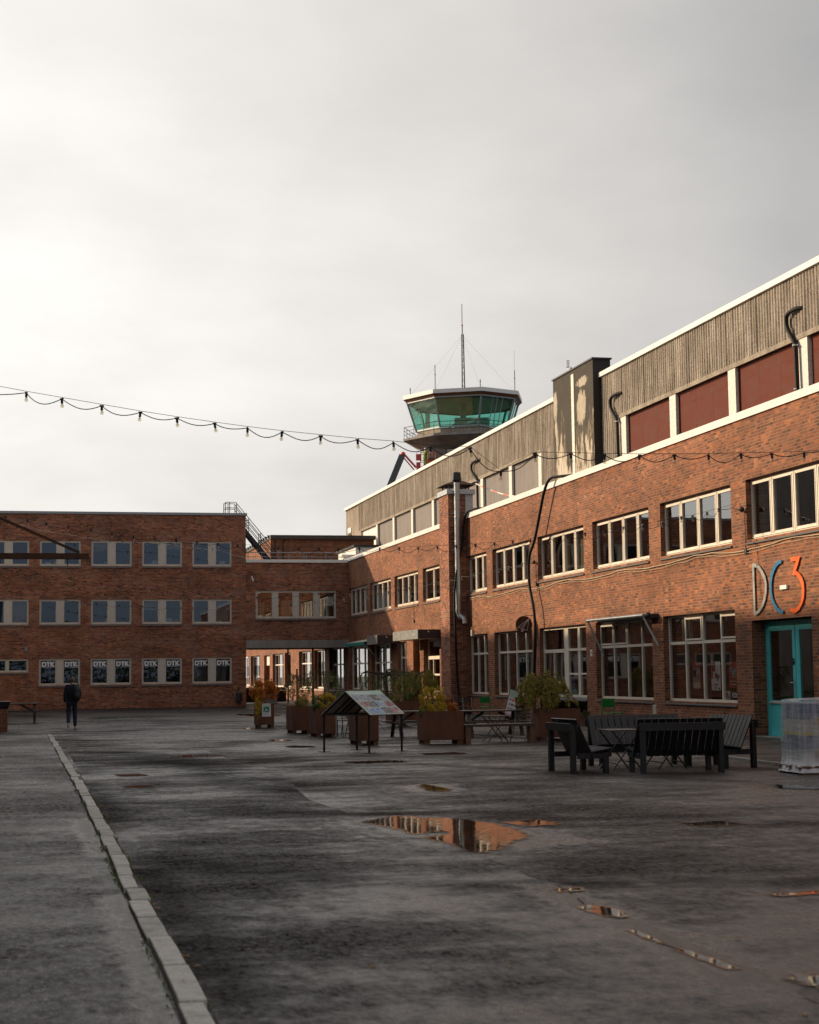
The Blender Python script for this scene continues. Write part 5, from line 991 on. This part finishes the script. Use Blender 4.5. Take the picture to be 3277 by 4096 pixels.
# local x along ridge, local y away from camera side
L2=.56; hw_=.69
mb=MB(); RZ,EZ=1.315,.835
def pan_(mb,s_,off,t0,t1,x0,x1,th,mt):  # slab on slope side s_ (-1 near right, +1 far left)
    def P(x,t,o): 
        y_=s_*hw_*t*1.06; z=RZ-(RZ-EZ)*t*1.06; n=Vector((0,s_*(RZ-EZ),hw_)).normalized(); return Vector((x,y_,z))+n*o
    vs=[P(x,t,o) for o in (off,off+th) for x,t in ((x0,t0),(x1,t0),(x1,t1),(x0,t1))]; mb.add(vs,[(3,2,1,0),(4,5,6,7),(0,1,5,4),(1,2,6,5),(2,3,7,6),(3,0,4,7)],mt)
for s_ in (-1,1):
    mb=MB(); pan_(mb,s_,0,0,1,-L2,L2,.012,'frame_grey'); q=mb.build('panel',None,BD)
    mb=MB(); pan_(mb,s_,.012,.01,.99,-L2+.01,L2-.01,.003,'paper_mint'); q=mb.build('poster',None,BD)
    mats_=['photo_grey','photo_grey','photo_dark','photo_grey','photo_red','photo_dark','photo_blue','photo_red','photo_blue','photo_blue','photo_dark','photo_red']
    for r_ in range(3):
        for c_ in range(4):
            mb=MB(); t0=.18+r_*.27; x0=-L2+.05+c_*.262; 
            if r_==2: 
                xs=[0,.42,.50,.76,1.03]; x0=-L2+.05+xs[c_]; x1=-L2+.05+xs[c_+1]-.01
                if c_==1: continue
                if c_==0: x1=x0+.49
            else: x1=x0+.25
            pan_(mb,s_,.015,t0,t0+.24,x0,x1,.002,mats_[r_*4+c_]); mb.build('photo',None,q)
    mb=MB()
    for k in range(9): pan_(mb,s_,.015,.07,.12,-L2+.06+k*.075,-L2+.06+k*.075+.05,.001,'frame_white')
    mb.build('caption',None,q)
    mb=MB()
    for x in (-L2+.02,0,L2-.05):
        pan_(mb,s_,-.035,0,1,x,x+.035,.034,'black_metal')
    for x in (-L2+.35,L2-.4): pan_(mb,s_,-.03,.0,1,x,x+.03,.03,'black_metal')
    mb.build('rafter',None,BD)
mb=MB(); 
for x in (-L2,L2-.03): mb.bar((x+.015,-hw_,EZ-.02),(x+.015,hw_,EZ-.02),.03,.03)
for y_ in (-hw_,hw_): mb.bar((-L2,y_,EZ-.02),(L2,y_,EZ-.02),.03,.03)
mb.build('tie_beam','black_metal',BD)
for sx_ in (-1,1):
    for sy2 in (-1,1):
        mb=MB(); x,y_=sx_*(L2-.03),sy2*(hw_-.02); mb.box(x-.017,x+.017,y_-.017,y_+.017,.0,EZ-.03); mb.box(x-.1,x+.1,y_-.1,y_+.1,.002,.012); mb.build('post','black_metal',BD)
# ================================================================= BLACK SLAT BENCHES
def lounge(loc,rz,w_,ns,label,top=.9,group='black slatted lounge benches around the folding tables'):
    # local: back legs at y=0, seat towards +y, x along width
    E_=empty('slatted_bench',loc,rz,label,'bench',group); h=w_/2; lg=.085
    for x in (-h+lg/2+.03,h-lg/2-.03):
        mb=MB(); mb.box(x-lg/2,x+lg/2,-lg/2,lg/2,0,.79); mb.build('leg','wood_black',E_,bev=.004)
        mb=MB(); mb.box(x-lg/2,x+lg/2,.55,.55+lg,0,.34); mb.build('leg','wood_black',E_,bev=.004)
    mb=MB(); mb.box(-h,h,-lg/2-.03,-lg/2,.70,.83); mb.box(-h,h,lg/2,lg/2+.03,.70,.80)
    for x in (-h+.03,h-.03-.04): mb.box(x,x+.04,lg/2+.031,.56,.24,.33)
    mb.box(-h+.02,h-.02,.64,.68,.27,.38); mb.build('frame','wood_black',E_,bev=.003)
    a=Vector((0,.34,.27)); b=Vector((0,-.02-.04+.1,top)); T_=(b-a); L_=T_.length; ang=math.atan2(T_.z,T_.y)
    mb=MB(); sw=w_/ns; Mx=Matrix.Translation(a)@Matrix.Rotation(ang-PI/2,4,'X')
    for k in range(ns): mb.box(-h+k*sw+.006,-h+(k+1)*sw-.008,-.012,.012,0,L_,tf=Mx)
    mb.build('backrest','wood_black',E_,bev=.003)
    mb=MB(); ny=5
    for k in range(ny): mb.box(-h,h,.30+k*.082,.30+k*.082+.076,.345+k*.012,.368+k*.012)
    mb.build('seat','wood_black',E_,bev=.003); return E_
lounge((8.83,27.1,0),-PI/2+R(5),1.08,10,'black slatted armchair bench at the left of the group, seen from behind')
lounge((10.60,26.12,0),R(-2),1.50,12,'long black slatted bench nearest the camera with its back turned')
lounge((10.70,28.72,0),PI,1.74,14,'long black slatted bench on the far side facing the camera, below the green chair')
lounge((12.16,27.55,0),PI/2+R(12),1.25,11,'black slatted bench at the right of the group facing left, nearest the teal door')
def ftable(loc,rz,w_,d_,label,h=.67,mt='wood_dark'):
    E_=empty('folding_table',loc,rz,label,'table','small folding tables'); mb=MB(); n=6
    for k in range(n): mb.box(-w_/2,w_/2,-d_/2+k*d_/n+.004,-d_/2+(k+1)*d_/n-.004,h,h+.018)
    mb.build('table_top',mt,E_)
    for y_ in (-d_/2+.04,d_/2-.04):
        mb=MB(); mb.bar((-w_/2+.04,y_,0),(w_/2-.06,y_,h),.022); mb.build('leg','black_metal',E_); mb=MB(); mb.bar((w_/2-.04,y_+.025,0),(-w_/2+.06,y_+.025,h),.022); mb.build('leg','black_metal',E_)
    mb=MB()
    for x in (-w_/2+.1,w_/2-.1): mb.bar((x,-d_/2+.04,.12),(x,d_/2-.04,.12),.015)
    mb.build('brace','black_metal',E_); return E_
ftable((10.02,27.5,0),0,.62,.75,'slatted folding table with crossed black legs inside the bench group, left one'); ftable((10.85,27.5,0),0,.62,.75,'second folding table with crossed black legs, hidden behind the nearest bench')
ftable((11.2,39.6,0),0,.6,.6,'low round-edged folding table behind the plank bench right of the yellow bush',h=.62)
# pallet of shrink wrapped goods
PG=empty('wrapped_pallet_load',(12.15,24.8,0),R(-2),'shrink-wrapped pallet stack with blue boxes and gold marks by the teal door','pallet load')
mb=MB()
for y_ in (.03,.42,.82):
    mb.box(-.03,1.25,y_,y_+.12,0,.02); mb.box(-.1,1.25,y_,y_+.12,.10,.12)
    for x in (-.03,.5,1.1): mb.box(x,x+.15,y_,y_+.12,.02,.10)
for k in range(6): mb.box(-.03+k*.22,.12+k*.22,.03,.94,.12,.135)
mb.build('pallet','wood_pallet',PG)
mb=MB()
for i in range(4):
    for kx_ in range(2): mb.box(.04+kx_*.55,.56+kx_*.55,.10,.86,.14+i*.25,.38+i*.25,'blue_box' if (i+kx_)%2 else 'frame_grey')
mb.box(.03,1.12,.09,.10,.62,.67,'yellow_tape'); mb.box(.02,.04,.1,.86,.62,.67,'yellow_tape'); mb.build('carton',None,PG)
for z in (.36,.83):
    mb=MB(); n=6; mb.prism([(.30+.09*math.cos(PI/6+PI/3*k),.09*math.sin(PI/6+PI/3*k)) for k in range(6)],0,.004,tf=Matrix.Translation((0,.085,z))@Matrix.Rotation(R(90),4,'X')); mb.build('mark','gold_mark',PG); text('D',.15,upright(.50,.083,z),'ink','lettering',PG,.001,.004)
mb=MB(); mb.box(.44,.62,.082,.086,.95,1.08); lb=mb.build('sticker','paper_white',PG); text('△△',.05,upright(.53,.080,1.045),'ink','lettering',lb,.0005)
# film: wrinkled skin flaring at the foot
mb=MB(); rr=random.Random(6); nz_,na=26,72; vs=[]
def rect(t):  # perimeter param
    w_,d_=1.16,.84; per=2*(w_+d_); s_=t*per
    if s_<w_: return (s_,0)
    s_-=w_
    if s_<d_: return (w_,s_)
    s_-=d_
    if s_<w_: return (w_-s_,d_)
    return (0,d_-(s_-w_))
for i in range(nz_+1):
    h=i/nz_; z=.03+h*1.16; fl=.06*max(0,1-h/.2)**1.4
    for k in range(na):
        x,y_=rect(k/na); cx_,cyy_=x-.58,y_-.42; wr=.012*mnoise.noise(Vector((k*.8,h*3,0)))+.006*mnoise.noise(Vector((k*2.3,h*9,4)))
        s_=1+ (fl+wr)/.55; vs.append((.0+.58+cx_*s_,.06+.42+cyy_*s_,z+.012*mnoise.noise(Vector((k*.5,i,1)))*(i==nz_)*2))
fs=[(i*na+k,i*na+(k+1)%na,(i+1)*na+(k+1)%na,(i+1)*na+k) for i in range(nz_) for k in range(na)]
mb.add(vs,fs); c0=len(mb.v); mb.v.append((.58,.54,1.225)); mb.f+=[(nz_*na+k,nz_*na+(k+1)%na,c0) for k in range(na)]; mb.m+=[0]*na
mb.build('film','stretch_film',PG,smooth=True)
# ================================================================= TERRACE FURNITURE
def picnic(loc,rz,label,L_=1.8,h=.7):
    E_=empty('picnic_table',loc,rz,label,'picnic table','weathered wooden picnic tables'); mb=MB()
    for k in range(5): mb.box(-L_/2,L_/2,-.36+k*.145,-.36+k*.145+.135,h-.035,h)
    mb.build('table_top','wood_dark',E_,bev=.003)
    for s_ in (-1,1):
        mb=MB()
        for k in range(2): y_=s_*(.58+k*.13); mb.box(-L_/2,L_/2,y_-.06,y_+.06,h-.31,h-.275)
        mb.build('seat','wood_dark',E_,bev=.003)
    for x in (-L_/2+.22,L_/2-.22):
        for s_ in (-1,1): mb=MB(); mb.bar((x,s_*.62,0),(x,s_*.22,h-.035),.09,.05); mb.build('leg','wood_dark',E_)
        mb=MB(); mb.box(x+.03,x+.07,-.75,.75,h-.36,h-.31); mb.box(x+.03,x+.07,-.34,.34,h-.09,h-.036); mb.bar((x,0,h-.33),(x*.3,0,h-.05),.04,.07); mb.build('crossbar','wood_dark',E_)
    return E_
picnic((10.25,43.4,0),0,'dark wooden picnic table behind the photo board, left of the yellow bush'); picnic((12.0,42.8,0.0),0,'dark wooden picnic table behind the plank bench, right of the yellow bush'); picnic((-.45,64.3,0),0,'dark wooden picnic table at the far left in front of the office',h=.75,L_=1.9)
PB=empty('plank_bench',(11.1,38.85,0),0,'long low plank bench between the yellow bush planter and the olive tree planter','bench')
mb=MB(); mb.box(-.90,.85,-.16,-.02,.40,.46); mb.box(-.90,.85,.0,.14,.40,.46); mb.build('seat','wood_dark',PB,bev=.004)
for x in (-.88,.72): mb=MB(); mb.box(x,x+.13,-.14,.12,0,.40); mb.build('support','wood_pallet',PB)
def chair(loc,rz,label,mt,name='garden_chair',h=.78,group=None,curvy=False):
    E_=empty(name,loc,rz,label,'chair',group); s_=.2; mb=MB()
    if curvy:
        for k in range(5): mb.box(-s_,s_,-s_+k*.082,-s_+k*.082+.06,.44,.455)
    else: mb.box(-s_,s_,-s_,s_,.43,.455)
    mb.build('seat',mt,E_,bev=.01); mb=MB()
    if curvy:
        for z in (.58,.66,.74): mb.box(-s_,s_,s_+.02,s_+.035,z,z+.05)
    else: mb.box(-s_,s_,s_-.0,s_+.02,.58,h)
    mb.build('backrest',mt,E_,bev=.008)
    for sx_ in (-1,1):
        mb=MB(); x=sx_*(s_-.015)
        if curvy: mb.tube([(x,s_+.02,.78),(x,s_,.45),(x,-.02,.2),(x,-s_-.05,0)],.012,6)
        else: mb.tube([(x,s_+.05,0),(x,s_+.01,.45),(x,s_+.01,h-.02)],.014,6)
        mb.build('leg',mt if not curvy else 'grey_metal',E_)
        mb=MB()
        if curvy: mb.tube([(x,-s_,.44),(x,-.02,.22),(x,s_+.06,0)],.012,6)
        else: mb.tube([(x,-s_-.02,0),(x,-s_+.02,.43)],.014,6)
        mb.build('leg',mt if not curvy else 'grey_metal',E_)
    return E_
chair((15.75,56.6,.045),R(12),'green metal chair against the brick wall beside the leaning menu board','green_paint')
g2=onG(2452,2864,.49); chair((g2.x,g2.y,.045),R(14),'green metal chair under the awning-framed window behind the black benches','green_paint').scale=(1.05,1.05,1.16)
for x,y_,rz,l in ((15.2,56.9,.3,'grey slatted folding chair left of the green chair by the wall'),(14.9,57.6,-.5,'grey slatted folding chair furthest left by the chimney foot'),(9.4,48.6,1.2,'folding chair with curved grey legs behind the photo board, left one'),(10.1,48.9,2.2,'folding chair with curved grey legs behind the photo board, right one'),(11.75,39.3,PI,'folding chair with curved grey legs at the end of the plank bench')):
    chair((x,y_,.045 if x>13 else 0),rz,l,'wood_dark','folding_chair',curvy=True,group='slatted folding bistro chairs')
# folded chairs stacked between planters
for k in range(4):
    E_=empty('folding_chair',(8.42+k*.09,44.9-k*.25,0),R(8*k-10),['black folding bistro chair leaning furthest left between the planters','second black folding bistro chair leaning between the planters','third black folding bistro chair leaning between the planters','black folding bistro chair with splayed legs nearest the rear of the photo board'][k],'chair','slatted folding bistro chairs')
    for s_ in (-.19,.19):
        mb=MB(); mb.tube([(s_,-.22-.05*k,0),(s_,.08,.80)],.011,6); mb.build('leg','black_metal',E_); mb=MB(); mb.tube([(s_*.9,.25,0),(s_*.9,-.08,.45)],.011,6); mb.build('leg','black_metal',E_)
    mb=MB(); 
    for z in (.44,.5,.56): mb.bar((-.19,-.06+z*.1,z),(.19,-.06+z*.1,z),.05,.012)
    mb.build('seat','wood_dark',E_); mb=MB(); mb.bar((-.19,.07,.76),(.19,.07,.76),.06,.012); mb.bar((-.19,.05,.66),(.19,.05,.66),.06,.012); mb.bar((-.19,.12,.10),(.19,.12,.10),.01,.01); mb.build('backrest','wood_dark',E_)
# leaning menu board and crate stack
ME=empty('menu_board',(16.30,55.9,.045),0,'tall narrow pink and mint menu board leaning sideways against wooden crates','menu board')
T_=Matrix.Rotation(R(19),4,'Y')@Matrix.Rotation(R(-16),4,'X'); mb=MB(); mb.box(-.19,.19,0,.03,.02,1.12,tf=T_); fr_=mb.build('board','ink',ME)
def mp(x0,x1,z0,z1,mt,nm,par): mb=MB(); mb.box(x0,x1,-.004,-.001,z0,z1,tf=T_); return mb.build(nm,mt,par)
pp=mp(-.18,.18,.82,1.10,'paper_mint','sheet',fr_); mp(-.18,.18,.22,.82,'paper_white','sheet',fr_); mp(-.18,.18,.04,.22,'paper_pink','sheet',fr_)
for z in (.70,.52,.36):
    for k,mm in enumerate(('photo_grey','letter_orange' if z==.70 else 'photo_red','photo_dark')):
        mb=MB(); mb.box(-.14+k*.105,-.06+k*.105,-.007,-.0045,z,z+.08,tf=T_); mb.build('photo',mm,fr_)
for k in range(5):
    mb=MB(); w_=.42; 
    for z in (0,.09): mb.box(-w_/2,w_/2,-.15,.15,z,z+.06)
    for x in (-w_/2,w_/2-.03):
        mb.box(x,x+.03,-.13,.13,.06,.09)
    o=mb.build('wooden_crate','wood_pallet' if k%2 else 'wood_dark'); o.location=(16.75+.02*k,56.15,.045+k*.155); o.rotation_euler=(0,0,.12*k); tag(o,['bottom crate','second crate from the bottom','middle crate','second crate from the top','top crate'][k]+' of the dark stack behind the menu board','crate','crates stacked behind the menu board')
# flower pot
FPo=empty('flower_pot',(16.45,48.3,.045),0,'pale clay pot with dark trailing plant standing by the brick wall','plant pot')
mb=MB(); mb.lathe([(.09,0),(.13,.18),(.155,.26),(.165,.26),(.165,.30),(.14,.30),(.13,.25)],n=20); mb.build('pot','terracotta',FPo,smooth=False); bush('trailing_plant',(16.45,48.3,.30),.24,.2,.12,.10,1100,.04,'leaf_dark','dark trailing plant growing in the pale clay pot',cat='plant',seed=55)
# left edge: brick planter with black lid, wall bin
BP=empty('brick_planter',(-1.25,55.2,0),0,'square brick bin surround with flared black top at the left edge','planter')
mb=MB(); mb.box(-.65,.65,-.5,.5,0,.72); mb.build('brick_base','brick_warm',BP); mb=MB(); q1=[(-.66,-.51),(.66,-.51),(.66,.51),(-.66,.51)]; mb.prism(q1,.725,.95,scale1=[(x*1.12,y_*1.12) for x,y_ in q1]); mb.build('lid','black_metal',BP); mb=MB(); mb.box(.24,.36,-.512,-.501,.33,.42); mb.build('sticker','paper_white',BP)
WB=empty('litter_bin',(11.3,91.3,0),0,'black cylindrical litter bin fixed to the right corner of the office wall','bin')
mb=MB(); mb.lathe([(.15,.28),(.16,.30),(.16,.70),(.14,.74)],n=20); mb.build('drum','black_metal',WB); mb=MB(); mb.lathe([(.155,.74),(.16,.78),(.05,.84)],n=20); mb.build('cover','boom_grey',WB); mb=MB(); mb.box(-.04,.04,.12,.19,.1,1.06); mb.build('post','black_metal',WB)
# posters inside the windows
def poster(px,X_,z0,z1,w_,mt,label,name='poster',cat='poster',extra=None):
    mb=MB(); Y=onX(px,2600,17.5).y*(X_/17.5); mb.box(-.004,0,-w_/2,w_/2,0,z1-z0); o=mb.build(name,mt); o.location=(X_,Y,z0); tag(o,label,cat)
    if extra:
        for (u0,u1,v0,v1,m_) in extra: mb=MB(); mb.box(-.007,-.0045,(-.5+1-u1)*w_,(-.5+1-u0)*w_,v0*(z1-z0),v1*(z1-z0)); mb.build('print',m_,o)
    return o
poster(2785,17.76,1.17,1.90,.55,'paper_red','dull red and grey poster, left of the three in the window beside the door',extra=[(.08,.92,.3,.8,'photo_grey'),(.08,.92,.03,.27,'frame_grey'),(.08,.45,.45,.7,'photo_dark')])
poster(2862,17.74,1.15,1.91,.60,'paper_white','white poster with red band, middle of the three in the window beside the door',extra=[(.02,.45,.65,.98,'paper_red'),(.02,.2,.4,.65,'paper_red'),(.4,.6,.42,.6,'ink'),(.62,.9,.42,.56,'photo_dark'),(.55,.8,.32,.45,'photo_blue'),(.3,.7,.18,.22,'ink'),(.75,.92,.03,.09,'ink'),(.4,.5,.04,.13,'ink')])
poster(2931,17.74,1.22,1.89,.52,'paper_red','deep red poster, right of the three in the window beside the door',extra=[(.12,.45,.62,.82,'photo_grey'),(.35,.85,.4,.75,'photo_grey'),(.2,.8,.12,.14,'paper_white'),(.2,.8,.25,.27,'paper_white')])
poster(2908,17.73,.93,1.14,.30,'paper_white','small photo sheet low in the window beside the door',extra=[(.1,.5,.2,.8,'photo_dark'),(.6,.85,.1,.6,'photo_grey')]); poster(2935,17.73,.97,1.1,.33,'paper_white','small white notice low in the right corner of the window beside the door',extra=[(.2,.8,.5,.58,'ink'),(.2,.8,.3,.38,'ink')])
poster(1921,17.75,1.02,1.45,.30,'paper_blue','blue paper strip low in the window right of the chimney','paper_strip','paper'); poster(2290,17.75,1.05,1.62,.34,'paper_blue','curved blue paper strip in the glazed door left of the folded awning','paper_strip','paper')
poster(1326,91.9,0,0,.1,'paper_white','x') if False else None
mb=MB(); mb.box(0,.38,0,.006,0,.5); o=mb.build('window_note','paper_white'); o.location=(16.25,91.63,5.5); tag(o,'white sheet of paper taped in the right-hand bridge window','paper')
# yard beyond: a-board
AB=empty('pavement_sign',(13.9,97.,0),0,'pale folding pavement sign in the sunlit yard beyond the passage','sign'); mb=MB(); mb.bar((0,-.02,0),(0,.12,.9),.7,.03); mb.build('front_board','paint_peeling',AB); mb=MB(); mb.bar((0,.4,0),(0,.14,.9),.7,.03); mb.build('rear_board','wood_dark',AB)
